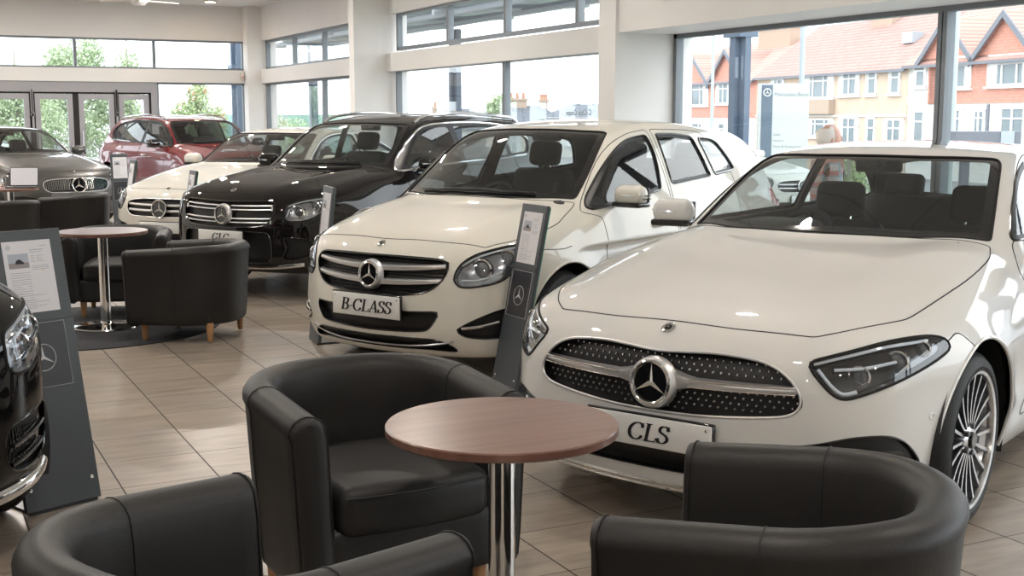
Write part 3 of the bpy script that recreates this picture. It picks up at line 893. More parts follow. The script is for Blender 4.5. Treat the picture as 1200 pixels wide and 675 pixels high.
# ---------- specifications
def cls_grille(S, g, spec):
    m = MB(); poly = np.array([(float(a), float(b)) for a, b in catmull(spec['grille'], 5)])
    r = 0
    for z in np.arange(.52, .74, .0205):
        r += 1
        for y in np.arange(-.56, .561, .031):
            yy = y+(.0155 if r % 2 else 0)
            if poly_sdf(np.array([[abs(yy), z]]), poly)[0] > -.012: continue
            if abs(z-.628) < .018 or yy*yy+(z-.61)**2 < .088**2: continue
            p = front_pt(S, yy, z, .043)
            m.lathe([(.0058, 0), (.0040, .004), (0, .005)], 6, frame(p, (0, -1, 0), (0, 0, 1), (-1, 0, 0)))
    m.build('grille_stud', 'chrome', g)
    for sd in (1, -1):
        m = MB(); ys = [sd*q for q in np.linspace(.07, .545, 16)]
        if sd < 0: ys = ys[::-1]
        bar(S, m, ys, lambda y: .618+.012*(abs(y)/.55), lambda y: .019-.006*((y-.1)/.45) if y > .16 else .019+.026*((.16-y)/.09)**1.3, .004, .035)
        o = m.build('grille_louvre', 'silver', g)
        m = MB(); m.tube([front_pt(S, sd*q, .630+.012*q/.55, -.001) for q in np.linspace(.15, .535, 12)], .004, 6); m.tube([front_pt(S, sd*q, .606+.012*q/.55, .0) for q in np.linspace(.15, .535, 12)], .0025, 6)
        m.split('louvre_edge', 'chrome', o)
    p = front_pt(S, 0, .61, -.008); X = frame(p, (0, -1, 0), (.12, 0, .993), (-.993, 0, .12))
    m = MB(); m.lathe([(.100, -.03), (.094, -.004), (.085, .006), (.076, .0)], 40, X); m.build('star_housing', 'silver', g)
    star_badge(X, .078, g)
def cls_extra(S, K, rt, spec):
    number_plate(rt, float(front_pt(S, 0, .43)[0])-.022, .425, .53, .116, 'CLS', .068, sx=1.32)
    nose_badge(S, rt, .125)
    m = MB()
    for off, z, r in ((-.006, .225, .006), (.004, .20, .008)):
        q = [front_pt(S, y, z+.02*abs(y)**2, off) for y in np.linspace(-.66, .66, 30)]; m.tube(q, r, 6)
    m.split('chin_trim', 'chrome', rt)
    m = MB()
    for sd in (1, -1):                                      # blade across the outer intake
        m.tube(surf_path(S, 'front', [(.60, .405), (.72, .42), (.84, .40)], sd, 4, -.018), .009, 6)
    m.split('intake_blade', 'black_gloss', rt)
    for sd in (1, -1):
        for (a, b) in ((.70+.30, .50),):
            m = MB()
            for p in surf_path(S, 'side', [(.47, .52), (.4705, .52)], sd, 1, .001)[:1]:
                g = S.grad(p[None])[0]; ez = Vector(g).normalized(); ex = Vector((0, 0, 1)).cross(ez).normalized()
                m.tube([(.012*math.cos(t), .012*math.sin(t), 0) for t in np.linspace(0, 2*PI, 16, endpoint=False)], .0015, 5, True, frame(p, ex, ez.cross(ex), ez))
            m.build('parking_sensor', 'silver', rt)

CLS_SPEC = dict(
    windshield=[(1.375, 0), (1.40, .25), (1.47, .45), (1.60, .66), (1.645, .722, 1), (1.90, .665), (2.15, .605), (2.215, .575, 1), (2.15, .45), (2.07, .25), (2.045, 0), (2.07, -.25), (2.15, -.45), (2.6, -.9, 1), (1.2, -.9, 1), (1.40, -.25)],
    rear_window=[(3.55, -.2, 1), (3.55, 0), (3.60, .40), (3.66, .52, 1), (4.25, .50, 1), (4.42, .3), (4.45, 0), (4.45, -.2, 1)],
    dlo=[[(1.72, 1.045, 1), (1.95, 1.20), (2.2, 1.315), (2.5, 1.375), (2.93, 1.385, 1), (2.96, 1.06, 1)], [(3.03, 1.06, 1), (3.0, 1.384, 1), (3.4, 1.345), (3.75, 1.23), (4.0, 1.10, 1), (3.9, 1.07, 1)]],
    hood=[(.164, 0), (.164, .25), (.190, .45), (.212, .545, 1), (.30, .63), (.475, .737), (.604, .772), (1.03, .806), (1.41, .783), (1.60, .735, 1), (1.48, .5), (1.39, .2), (1.365, 0), (1.39, -.2), (.9, -.5, 1), (.164, -.2)],
    grille=[(-.3, .722, 1), (0, .722), (.216, .735), (.382, .726), (.463, .704), (.52, .665), (.557, .61), (.555, .568), (.515, .543), (.427, .530), (.25, .514), (.09, .507), (-.3, .506, 1)],
    headlight=[(.672, .729, 1), (.86, .762), (1.10, .795), (1.326, .803), (1.44, .792), (1.56, .762, 1), (1.42, .725), (1.25, .690), (1.07, .653), (.89, .616), (.83, .610), (.78, .628), (.725, .674)],
    drl=[[(.71, .722), (.86, .748), (1.10, .778), (1.34, .786)], [(.725, .705), (.775, .655), (.83, .625), (.90, .632)], [(.80, .705), (.95, .712), (1.12, .728)]],
    lamps=[(.92, .682, .030), (1.13, .725, .032), (1.30, .757, .024)], lamp_floor='black_gloss',
    pockets=[('vent', 'corner', [(.52, .42), (.70, .445), (.90, .475), (1.10, .47), (1.22, .42), (1.30, .335), (1.12, .325), (.85, .34), (.62, .375)]), ('intake', 'front', [(-.2, .365, 1), (.30, .365), (.48, .37, 1), (.44, .31), (.34, .283), (-.2, .28, 1)])],
    doors=[[(1.62, .93, 1), (1.70, 1.02, 1), (2.10, 1.28), (2.5, 1.395), (2.99, 1.40, 1), (3.02, .95), (3.0, .30, 1), (1.62, .30, 1)], [(3.02, 1.40, 1), (3.6, 1.33), (4.08, 1.09), (4.0, .85), (3.6, .62), (3.44, .30, 1), (3.03, .30, 1), (3.05, .95)]],
    seams=[('corner', [(1.50, .775), (1.60, .79), (1.74, .72)])],
    seat=(2.30, .52, 1.16), dash=(1.72, .95), mirror_in=2.10, mirror=(1.90, 1.00, 1.085), spokes=10, rim=.268, trim='black_gloss', gdepth=.045, gframe=.005, gframe_mat='silver',
    grille_fill=cls_grille, extra=cls_extra, handle_z=.82, sunroof=[(2.42, -.1), (2.43, .40), (2.50, .46), (3.0, .46), (3.02, -.1)])

def b_grille(S, g, spec):
    for z in (.695, .612):
        m = MB(); bar(S, m, list(np.linspace(-.50, .50, 30)), lambda y: z+.025*(abs(y)/.5)**2, lambda y: .021-.006*y/.5, .002, .04)
        o = m.build('grille_louvre', 'silver', g)
    m = MB(); poly = np.array([(float(a), float(b)) for a, b in catmull(spec['grille'], 5)])
    for z in np.arange(.535, .77, .018):
        L = [y for y in np.linspace(-.56, .56, 61) if poly_sdf(np.array([[abs(y), z]]), poly)[0] < -.006]
        if len(L) > 1: m.tube([front_pt(S, y, z, .038) for y in L], .004, 4)
    m.build('grille_mesh', 'black_plastic', g)
    p = front_pt(S, 0, .653, -.010); X = frame(p, (0, -1, 0), (.1, 0, .995), (-.995, 0, .1))
    m = MB(); m.lathe([(.094, -.03), (.088, -.004), (.080, .006), (.072, .0)], 40, X); m.build('star_housing', 'silver', g)
    star_badge(X, .071, g)
def b_extra(S, K, rt, spec):
    number_plate(rt, float(front_pt(S, 0, .47)[0])-.026, .467, .535, .135, 'B-CLASS', .074, sx=1.25)
    nose_badge(S, rt, .135)
    m = MB(); m.tube([front_pt(S, y, .235+.06*(abs(y)/.6)**3, -.004) for y in np.linspace(-.56, .56, 30)], .006, 6); m.split('chin_trim', 'dark_chrome', rt)
    m = MB()
    for sd in (1, -1): m.tube(surf_path(S, 'corner', [(.74, .365), (.88, .375), (1.05, .40)], sd, 4, .006), [.004]+[.009]*60, 6) if False else m.tube(surf_path(S, 'corner', [(.74, .365), (.88, .375), (1.05, .40)], sd, 4, .006), .009, 6)
    m.split('fog_trim', 'chrome', rt)
    for sd in (-1,):
        m = MB()
        for q in (0, .02): m.tube([(spec['mirror'][0]-.04+q, sd*(spec['mirror'][1]+.112), spec['mirror'][2]-.02+q), (spec['mirror'][0]+.05, sd*(spec['mirror'][1]+.118), spec['mirror'][2]-.02+q)], .003, 4)
        m.split('mirror_slot', 'gap', rt)
B_SPEC = dict(
    windshield=[(.955, 0), (.98, .25), (1.05, .45), (1.16, .63), (1.205, .70, 1), (1.45, .66), (1.70, .60), (1.83, .555, 1), (1.76, .35), (1.72, 0), (1.72, -.3), (2.2, -.9, 1), (.8, -.9, 1), (.97, -.25)],
    rear_window=[(3.99, -.2, 1), (3.99, .3), (4.0, .48, 1), (4.25, .46, 1), (4.27, 0), (4.27, -.2, 1)],
    dlo=[[(1.19, 1.00, 1), (1.28, 1.09), (1.60, 1.315), (1.88, 1.425), (2.19, 1.462, 1), (2.21, 1.33), (2.15, 1.09, 1), (1.7, 1.035)], [(2.32, 1.115, 1), (2.34, 1.465, 1), (2.60, 1.462), (2.88, 1.44, 1), (2.97, 1.15, 1)], [(3.05, 1.155, 1), (2.97, 1.437, 1), (3.25, 1.40), (3.42, 1.22), (3.42, 1.18, 1)]],
    hood=[(.175, 0), (.19, .2), (.225, .45), (.30, .66, 1), (.5, .76), (.803, .800), (1.0, .765), (1.18, .715, 1), (1.05, .5), (.96, .2), (.945, 0), (.96, -.2), (.6, -.5, 1), (.19, -.2)],
    grille=[(-.3, .766, 1), (0, .766), (.25, .766), (.46, .758), (.525, .742, 1), (.515, .69), (.488, .632), (.43, .582), (.37, .560), (.2, .540), (0, .535), (-.3, .535, 1)],
    headlight=[(.672, .637, 1), (.70, .685), (.746, .735), (.86, .785), (1.05, .82), (1.25, .84), (1.40, .845, 1), (1.38, .78), (1.20, .70), (1.09, .64), (.913, .611), (.74, .603)],
    drl=[[(.75, .725), (.87, .77), (1.05, .805), (1.25, .825)], [(.74, .640), (.9, .645), (1.08, .69)]],
    lamps=[(.90, .70, .052), (1.12, .755, .048)],
    pockets=[('vent', 'corner', [(.68, .350, 1), (.82, .405), (1.0, .455), (1.15, .475), (1.22, .42), (1.15, .32), (1.0, .30), (.78, .312)]), ('intake', 'front', [(-.2, .445, 1), (.27, .45), (.50, .46, 1), (.44, .37), (.40, .34), (.18, .325), (-.2, .318, 1)]), ('chin', 'front', [(-.2, .288, 1), (.30, .292), (.48, .285), (.57, .222), (.40, .226), (.2, .222), (-.2, .22, 1)])],
    doors=[[(1.30, .95, 1), (1.14, .99, 1), (1.60, 1.35), (1.9, 1.46), (2.24, 1.50, 1), (2.26, .95), (2.26, .30, 1), (1.34, .30, 1), (1.31, .7)], [(2.29, 1.50, 1), (2.9, 1.485), (3.10, 1.43), (3.36, 1.15), (3.30, .85), (3.14, .60), (3.05, .30, 1), (2.29, .30, 1)]],
    seams=[('side', [(.62, .80), (.80, .79), (.90, .80)])],
    seat=(2.12, .66, 1.33), dash=(1.35, .96), mirror_in=1.82, mirror=(1.45, .97, 1.085), mirror_sides=(-1,), wiper=((-.47, .05), (-.03, .46)), spokes=5, rim=.23, trim='black_gloss', trim_r=.008, gframe=.006, gframe_mat='black_gloss',
    grille_fill=b_grille, extra=b_extra, handle_z=.86, arch=.375, twin=True)

def glc_grille(S, g, spec):
    for zt, zb in ((.818, .784), (.708, .674)):
        m = MB()
        for sd in (1, -1):
            for z in (zt, zb): bar(S, m, ([sd*q for q in np.linspace(.08, .51, 12)] if sd > 0 else [sd*q for q in np.linspace(.51, .08, 12)]), lambda y: z+.01*(abs(y)/.5)**2, lambda y: .0065, .0, .03)
            m.tube([front_pt(S, sd*.512, zt, .004), front_pt(S, sd*.512, zb, .004)], .008, 6)
        m.build('grille_louvre', 'silver', g)
    p = front_pt(S, 0, .742, -.010); X = frame(p, (0, -1, 0), (.08, 0, .996), (-.996, 0, .08))
    m = MB(); m.lathe([(.098, -.03), (.092, -.004), (.084, .006), (.076, .0)], 40, X); m.build('star_housing', 'silver', g)
    star_badge(X, .077, g)
def glc_extra(S, K, rt, spec):
    number_plate(rt, float(front_pt(S, 0, .555)[0])-.026, .545, .53, .116, 'GLC', .070, sx=1.32)
    nose_badge(S, rt, .16)
    m = MB(); m.tube([front_pt(S, y, .285+.04*(abs(y)/.75)**3, -.006) for y in np.linspace(-.75, .75, 30)], .014, 8, flat=1.4); m.split('chin_trim', 'chrome', rt)
    roof_rails(S, rt)
def roof_rails(S, rt):
    for sd in (1, -1):
        m = MB(); q = []
        for x in np.linspace(2.05, 3.95, 22):
            p = S.at('top', x, sd*.575)
            up = .035*min(1, (x-2.05)/.12, (3.95-x)/.12)
            q.append((p[0], p[1], p[2]+up))
        m.tube(q, .016, 8); m.build('roof_rail', 'chrome' if 'rail' not in rt else 'black_gloss', rt)
GLC_SPEC = dict(
    windshield=[(1.215, 0), (1.24, .25), (1.31, .45), (1.41, .63), (1.455, .70, 1), (1.68, .655), (1.90, .60), (1.985, .555, 1), (1.92, .35), (1.885, 0), (1.90, -.3), (2.4, -.9, 1), (1.0, -.9, 1), (1.23, -.25)],
    rear_window=[(4.18, -.2, 1), (4.18, .4), (4.2, .5, 1), (4.48, .48, 1), (4.5, 0), (4.5, -.2, 1)],
    dlo=[[(1.45, 1.085, 1), (1.62, 1.24), (1.90, 1.43), (2.15, 1.505), (2.6, 1.53), (3.2, 1.525), (3.7, 1.475), (4.0, 1.35, 1), (3.88, 1.20), (3.6, 1.17), (2.3, 1.13)]],
    dlo_panes=[[(1.56, 1.115, 1), (1.70, 1.25), (1.95, 1.415), (2.15, 1.475), (2.48, 1.495, 1), (2.50, 1.155, 1)], [(2.60, 1.16, 1), (2.58, 1.50, 1), (3.2, 1.495), (3.42, 1.47, 1), (3.45, 1.19, 1)], [(3.52, 1.20, 1), (3.50, 1.465, 1), (3.72, 1.44), (3.94, 1.34), (3.84, 1.22, 1)]],
    hood=[(.135, 0), (.14, .3), (.165, .50), (.22, .60, 1), (.35, .70), (.566, .784), (1.0, .78), (1.38, .715, 1), (1.30, .5), (1.22, .2), (1.205, 0), (1.22, -.2), (.6, -.5, 1), (.14, -.2)],
    grille=[(-.3, .855, 1), (0, .855), (.3, .862), (.50, .866), (.535, .84), (.54, .76), (.50, .69), (.445, .655), (.25, .636), (0, .63), (-.3, .63, 1)],
    headlight=[(.73, .718, 1), (.75, .78), (.78, .84), (.92, .87), (1.07, .892), (1.37, .91, 1), (1.38, .855), (1.19, .758), (.99, .705), (.80, .698)],
    drl=[[(.79, .825), (.92, .855), (1.07, .875), (1.32, .895)], [(.76, .73), (.80, .80)]],
    lamps=[(.90, .775, .045), (1.10, .82, .040)],
    pockets=[('intake', 'front', [(-.2, .60, 1), (.40, .60), (.50, .58), (.52, .48), (.50, .36), (.40, .335), (-.2, .335, 1)]), ('vent', 'corner', [(.70, .56, 1), (.95, .55), (1.10, .50), (1.05, .40), (.80, .36), (.70, .38), (.76, .46)])],
    doors=[[(1.55, .95, 1), (1.42, 1.06, 1), (1.9, 1.45), (2.2, 1.53), (2.54, 1.55, 1), (2.56, .95), (2.56, .38, 1), (1.60, .38, 1)], [(2.58, 1.55, 1), (3.2, 1.545), (3.50, 1.50), (3.55, 1.15), (3.50, .90), (3.34, .70), (3.25, .38, 1), (2.58, .38, 1)]],
    seat=(2.18, .68, 1.36), dash=(1.62, 1.02), mirror_in=2.0, mirror=(1.70, 1.02, 1.15), wiper=((-.47, .05), (-.03, .46)), spokes=5, rim=.235, trim='chrome', trim_r=.011, gframe=.006, gframe_mat='black_gloss',
    grille_fill=glc_grille, extra=glc_extra, handle_z=.93, arch=.415, lip='chrome', lip_r=.007, mirror_mat='paint_black')

def two_bar_grille(S, g, spec):
    zs = spec.get('bars', (.645, .585))
    for z in zs:
        m = MB(); bar(S, m, list(np.linspace(-.47, .47, 24)), lambda y: z+.01*(abs(y)/.5)**2, lambda y: .014, .002, .03); m.build('grille_louvre', 'silver', g)
    p = front_pt(S, 0, .61, -.010); X = frame(p, (0, -1, 0), (.1, 0, .995), (-.995, 0, .1))
    star_badge(X, .094, g)
def fin_grille(S, g, spec):
    m = MB()
    for y in np.arange(-.50, .501, .025):
        if abs(y) < .10: continue
        a, b = front_pt(S, y, .55, .03), front_pt(S, y, .70, .03); m.tube([a, b], .004, 5)
    m.split('grille_fin', 'chrome', g)
    p = front_pt(S, 0, .62, -.010); X = frame(p, (0, -1, 0), (.1, 0, .995), (-.995, 0, .1)); star_badge(X, .105, g)
def coupe_extra(S, K, rt, spec):
    number_plate(rt, float(front_pt(S, 0, .43)[0])-.022, .41, .53, .116, '', .066); nose_badge(S, rt, .16)
def suv_extra(S, K, rt, spec): nose_badge(S, rt, .16); roof_rails(S, rt)
E_SPEC = dict(CLS_SPEC); E_SPEC.update(
    grille=[(-.3, .715, 1), (0, .715), (.30, .712), (.46, .69), (.505, .66), (.50, .60), (.45, .545), (.36, .525), (-.3, .52, 1)],
    headlight=[(.66, .68, 1), (.70, .74), (.86, .78), (1.05, .80), (1.30, .80, 1), (1.22, .74), (1.05, .66), (.88, .60), (.74, .59)],
    drl=[[(.72, .735), (.88, .765), (1.05, .785), (1.2, .785)]], lamps=[(.82, .68, .04), (1.02, .72, .04)],
    sunroof=[(5.5, 0), (5.6, 0), (5.6, .1)], mirror=(1.86, 1.0, 1.08), trim='chrome',
    doors=[[(1.62, .93, 1), (1.70, 1.02, 1), (2.10, 1.28), (2.5, 1.395), (3.10, 1.40, 1), (3.12, .95), (3.05, .30, 1), (1.62, .30, 1)]],
    grille_fill=two_bar_grille, extra=coupe_extra)
GREY_SPEC = dict(E_SPEC); GREY_SPEC.update(grille_fill=fin_grille)
RED_SPEC = dict(GLC_SPEC); RED_SPEC.update(extra=suv_extra, trim='black_gloss', lip='paint_red', mirror_mat='black_gloss', chrome_handle=True, rear_glass='privacy_glass')
def amg_extra(S, K, rt, spec):
    m = MB()
    for i, (z, o) in enumerate(((.47, .0), (.40, .0))):
        for sd in (1, -1): m.tube(surf_path(S, 'corner', [(.74, z-.02), (.9, z), (1.08, z+.02)], sd, 4, -.006), .013, 8, flat=.7)
    m.split('intake_blade', 'black_gloss', rt)
    m = MB(); m.tube([front_pt(S, y, .25+.05*(abs(y)/.8)**3, -.012) for y in np.linspace(-.84, .84, 40)], .022, 10, flat=1.2); m.split('chin_trim', 'chrome', rt)
    m = MB()
    for k in range(16):
        for z0 in (.345, .36):
            for sd in (1, -1):
                a = .74+k*.025; m.tube(surf_path(S, 'corner', [(a, .37), (a+.05, .50)], sd, 1, -.022, .05), .003, 4); m.tube(surf_path(S, 'corner', [(a+.05, .37), (a, .50)], sd, 1, -.022, .05), .003, 4)
            break
    m.split('intake_mesh', 'dark_chrome', rt) if False else [q.build('intake_mesh', 'dark_chrome', rt) for q in halves(m)]; roof_rails(S, rt)
AMG_SPEC = dict(GLC_SPEC); AMG_SPEC.update(extra=amg_extra, lip='paint_black',
    pockets=[('intake', 'front', [(-.2, .60, 1), (.40, .60), (.50, .58), (.52, .48), (.50, .36), (.40, .335), (-.2, .335, 1)]), ('vent', 'corner', [(.68, .52, 1), (.9, .545), (1.12, .56), (1.20, .50), (1.16, .40), (1.0, .355), (.80, .35), (.70, .40)])])
# ------------------------------------------------------------ the showroom shell
def struct(mb, name, mats, smooth=False):
    o = mb.build(name, mats, None, math.radians(30), smooth); tag(o, kind='structure'); return o
noise_tint(mat('wall_paint', (.74, .735, .72), .6), 1.2, (.74, .735, .72), (.77, .765, .75))
noise_tint(mat('ceiling_paint', (.74, .73, .71), .8), 2, (.72, .71, .69), (.76, .75, .73))
mat('window_metal', (.20, .22, .24), .45, .3); mat('door_metal', (.36, .36, .385), .45, .2); mat('door_gap', (.02, .018, .018), .7)
mat('fascia_grey', (.33, .33, .35), .5); mat('sensor_red', (.75, .45, .38), .4)

def floor_material():
    m = mat('floor_tiles', (.4, .36, .3), .35); N, Lk, b = nodes(m)
    def nd(t, **kw):
        n = N.new(t)
        for k, v in kw.items(): setattr(n, k, v)
        return n
    def mth(op, a, bb=None):
        n = nd('ShaderNodeMath', operation=op)
        for i, v in enumerate((a, bb)):
            if v is None: continue
            if isinstance(v, (int, float)): n.inputs[i].default_value = v
            else: Lk.new(v, n.inputs[i])
        return n.outputs[0]
    tc = nd('ShaderNodeTexCoord'); sp = nd('ShaderNodeSeparateXYZ'); Lk.new(tc.outputs['Object'], sp.inputs[0])
    px, py, ox, oy = .4145, .4300, 1.2157, 3.218
    u = mth('DIVIDE', mth('SUBTRACT', sp.outputs['X'], ox), px); v = mth('DIVIDE', mth('SUBTRACT', sp.outputs['Y'], oy), py)
    fu = mth('FRACT', u); fv = mth('FRACT', v); iu = mth('FLOOR', u); iv = mth('FLOOR', v)
    du = mth('MINIMUM', fu, mth('SUBTRACT', 1.0, fu)); dv = mth('MINIMUM', fv, mth('SUBTRACT', 1.0, fv))
    gu = mth('LESS_THAN', du, .0085); gv = mth('LESS_THAN', dv, .0065)
    g = mth('MAXIMUM', gu, mth('MULTIPLY', gv, .8))
    cb = nd('ShaderNodeCombineXYZ'); Lk.new(iu, cb.inputs[0]); Lk.new(iv, cb.inputs[1])
    wn_ = nd('ShaderNodeTexWhiteNoise'); Lk.new(cb.outputs[0], wn_.inputs['Vector'])
    mp = nd('ShaderNodeMapping'); mp.inputs['Scale'].default_value = (1.6, 9, 1); ad = nd('ShaderNodeVectorMath', operation='ADD')
    sc = nd('ShaderNodeVectorMath', operation='SCALE'); Lk.new(wn_.outputs['Color'], sc.inputs[0]); sc.inputs['Scale'].default_value = 20
    Lk.new(tc.outputs['Object'], mp.inputs['Vector']); Lk.new(mp.outputs[0], ad.inputs[0]); Lk.new(sc.outputs[0], ad.inputs[1])
    nz = nd('ShaderNodeTexNoise'); nz.inputs['Scale'].default_value = 1.7; nz.inputs['Detail'].default_value = 6; nz.inputs['Roughness'].default_value = .62; Lk.new(ad.outputs[0], nz.inputs['Vector'])
    rp = nd('ShaderNodeValToRGB'); rp.color_ramp.elements[0].position = .30; rp.color_ramp.elements[1].position = .70
    rp.color_ramp.elements[0].color = (.235, .197, .160, 1); rp.color_ramp.elements[1].color = (.385, .325, .265, 1)
    Lk.new(nz.outputs['Fac'], rp.inputs['Fac'])
    hv = nd('ShaderNodeHueSaturation'); Lk.new(rp.outputs[0], hv.inputs['Color']); Lk.new(mth('ADD', .90, mth('MULTIPLY', wn_.outputs['Value'], .2)), hv.inputs['Value'])
    mx = nd('ShaderNodeMixRGB'); Lk.new(g, mx.inputs['Fac']); Lk.new(hv.outputs[0], mx.inputs[1]); mx.inputs[2].default_value = (.045, .036, .030, 1)
    Lk.new(mx.outputs[0], b.inputs['Base Color'])
    Lk.new(mth('ADD', .30, mth('MULTIPLY', g, .4)), b.inputs['Roughness'])
    bp = nd('ShaderNodeBump'); bp.inputs['Strength'].default_value = .3; bp.inputs['Distance'].default_value = .002
    Lk.new(mth('SUBTRACT', mth('MULTIPLY', nz.outputs['Fac'], .25), g), bp.inputs['Height']); Lk.new(bp.outputs[0], b.inputs['Normal'])
floor_material()
XL, YF = -5.6, -5.0                                  # left wall, wall behind the camera
m = MB(); m.box((XL, YF, -.12), (WX+.3, WY+.3, 0)); struct(m, 'floor', 'floor_tiles')
# ceiling: panels with fine joints
cm = mat('ceiling_panels', (.74, .73, .71), .8); N_, L_, b_ = nodes(cm)
bt = N_.new('ShaderNodeTexBrick'); tc_ = N_.new('ShaderNodeTexCoord'); bt.offset = 0; bt.inputs['Scale'].default_value = 1.0
bt.inputs['Brick Width'].default_value = 1.2; bt.inputs['Row Height'].default_value = 1.2; bt.inputs['Mortar Size'].default_value = .012
bt.inputs['Color1'].default_value = (.76, .75, .73, 1); bt.inputs['Color2'].default_value = (.73, .72, .70, 1); bt.inputs['Mortar'].default_value = (.50, .49, .48, 1)
L_.new(tc_.outputs['Object'], bt.inputs['Vector']); L_.new(bt.outputs['Color'], b_.inputs['Base Color'])
m = MB(); m.box((XL, YF, CEIL), (WX+.3, WY+.3, CEIL+.15)); struct(m, 'ceiling', 'ceiling_panels')
m = MB(); m.box((XL-.2, YF, 0), (XL, WY, CEIL)); struct(m, 'wall_left', 'wall_paint')
m = MB(); m.box((XL, YF-.2, 0), (WX+.3, YF, CEIL)); struct(m, 'wall_front', 'wall_paint')
# right wall: columns, transom beams, header
bays = [(19.5, 27.1, 'two'), (11.45, 19.2, 'two'), (3.3, 11.12, 'one'), (-4.7, 3.0, 'one')]
m = MB()
m.box((WX-.02, 11.3, 3.25), (WX+.3, WY, CEIL)); m.box((WX-.06, 11.3, 2.33), (WX+.3, WY, 2.62))
m.box((WX-.62, YF, 2.45), (WX+.3, 11.14, CEIL))
m.box((WX-.03, YF, 0), (WX+.3, WY, .22))
struct(m, 'wall_right', 'wall_paint')
for i, (y0, y1, x0) in enumerate(((27.05, 27.4, 7.06), (19.3, 19.55, 6.78), (11.12, 11.46, 6.74), (3.0, 3.34, 6.74), (-5.0, -4.7, 6.74))):
    m = MB(); m.box((x0, y0, 0), (WX+.3, y1, CEIL)); struct(m, 'trim_%d' % (i+1), 'wall_paint')
def window(n, y0, y1, z0, z1, mull, plane='x', x=WX+.1, fr=.055, d=.09, half=None):
    """window in the right wall (plane x) or the far wall (plane y)"""
    w = empty('window_%d' % n, (x, (y0+y1)/2, z0) if plane == 'x' else ((y0+y1)/2, x, z0)); tag(w, kind='structure')
    X = Matrix.Translation(-Vector(w.location))
    def bx(m, a0, a1, b0, b1, dd=d, o=0):
        if plane == 'x': m.box((x-dd/2+o, a0, b0), (x+dd/2+o, a1, b1), X)
        else: m.box((a0, x-dd/2+o, b0), (a1, x+dd/2+o, b1), X)
    m = MB(); bx(m, y0, y1, z0, z0+fr); bx(m, y0, y1, z1-fr, z1); bx(m, y0, y0+fr, z0, z1); bx(m, y1-fr, y1, z0, z1)
    for q in mull:
        h = half or fr*.75
        bx(m, q-h, q-h*.12, z0+fr, z1-fr); bx(m, q+h*.12, q+h, z0+fr, z1-fr); bx(m, q-h*.12, q+h*.12, z0+fr, z1-fr, d*.6)
    m.build('window_frame', 'window_metal', w, smooth=False)
    m = MB(); bx(m, y0+fr, y1-fr, z0+fr, z1-fr, .008); m.build('window_pane', 'window_glass', w, smooth=False)
    return w
window(1, 19.6, 27.0, 2.62, 3.25, [24.95, 23.0, 21.1]); window(2, 19.6, 27.05, .22, 2.34, [23.05])
window(3, 11.5, 19.15, 2.66, 3.27, [17.08, 15.16, 13.2]); window(4, 11.5, 19.2, .22, 2.38, [15.2])
window(5, 3.34, 11.12, .22, 2.46, [7.36], half=.05); window(6, -4.7, 3.0, .22, 2.46, [-.9], half=.05)
# far wall
m = MB(); m.box((XL, WY, 3.24), (WX+.3, WY+.3, CEIL)); m.box((XL, WY-.06, 2.33), (7.08, WY+.3, 2.61)); m.box((5.16, WY-.02, 0), (7.08, WY+.3, .12)); m.box((XL, WY, 0), (-2.0, WY+.3, 2.4))
struct(m, 'wall_back', 'wall_paint')
window(7, -5.6, 7.08, 2.61, 3.24, [-4.5, -2.9, -1.3, .3, 1.93, 3.54, 5.15], 'y', WY+.1, .04); window(8, 5.18, 7.08, .12, 2.33, [], 'y', WY+.1, .04)
m = MB(); m.box((-2.0, WY-.03, 2.11), (5.17, WY+.12, 2.34)); m.box((5.04, WY-.03, 0), (5.17, WY+.12, 2.11)); m.box((-2.0, WY-.03, 0), (-1.88, WY+.12, 2.11)); struct(m, 'trim_6', 'fascia_grey')
edges = [(4.37, 4.99), (3.56, 4.27), (2.70, 3.44), (1.88, 2.59), (1.06, 1.77), (.24, .95), (-.58, .13), (-1.6, -.69)]
m = MB()
for (a, b), (c, d2) in zip(edges, edges[1:]): m.box((d2, WY+.02, 0), (a, WY+.08, 2.11))
m.box((4.99, WY+.02, 0), (5.04, WY+.08, 2.11)); m.box((-1.88, WY+.02, 2.075), (5.04, WY+.08, 2.11)); struct(m, 'trim_7', 'door_gap')
for i, (a, b) in enumerate(edges):
    w = empty('door_%d' % (i+1), ((a+b)/2, WY+.03, 0)); tag(w, kind='structure'); X = Matrix.Translation((-(a+b)/2, -(WY+.03), 0)); y0, y1 = WY-.02, WY+.05
    m = MB(); f = .105; m.box((a, y0, .02), (a+f, y1, 2.07), X); m.box((b-f, y0, .02), (b, y1, 2.07), X); m.box((a+f, y0, 1.96), (b-f, y1, 2.07), X); m.box((a+f, y0, .02), (b-f, y1, .22), X)
    m.build('door_frame', 'door_metal', w, smooth=False)
    m = MB(); m.box((a+f, WY+.01, .22), (b-f, WY+.02, 1.96), X); m.build('door_pane', 'window_glass', w, smooth=False)
    m = MB(); hx = b+.045 if i % 2 == 1 else a-.055
    if i in (0, 2, 4): hx = a-.05
    m.box((hx-.02, y0-.05, 1.35 if i in (0, 2) else 1.70), (hx+.02, y0, 2.16), X); m.box((hx-.03, y0-.06, 1.62), (hx+.03, y0-.0, 1.68), X); m.build('door_closer', 'door_metal', w, smooth=False)
    m = MB(); m.tube([(a+f*.5, y0-.05, .9), (a+f*.5, y0-.05, 1.3)], .014, 8, X=X); m.build('door_handle', 'silver', w)

mat('lamp_glow', (1, .9, .75), .5, emit=(1, .87, .68), es=9.0)
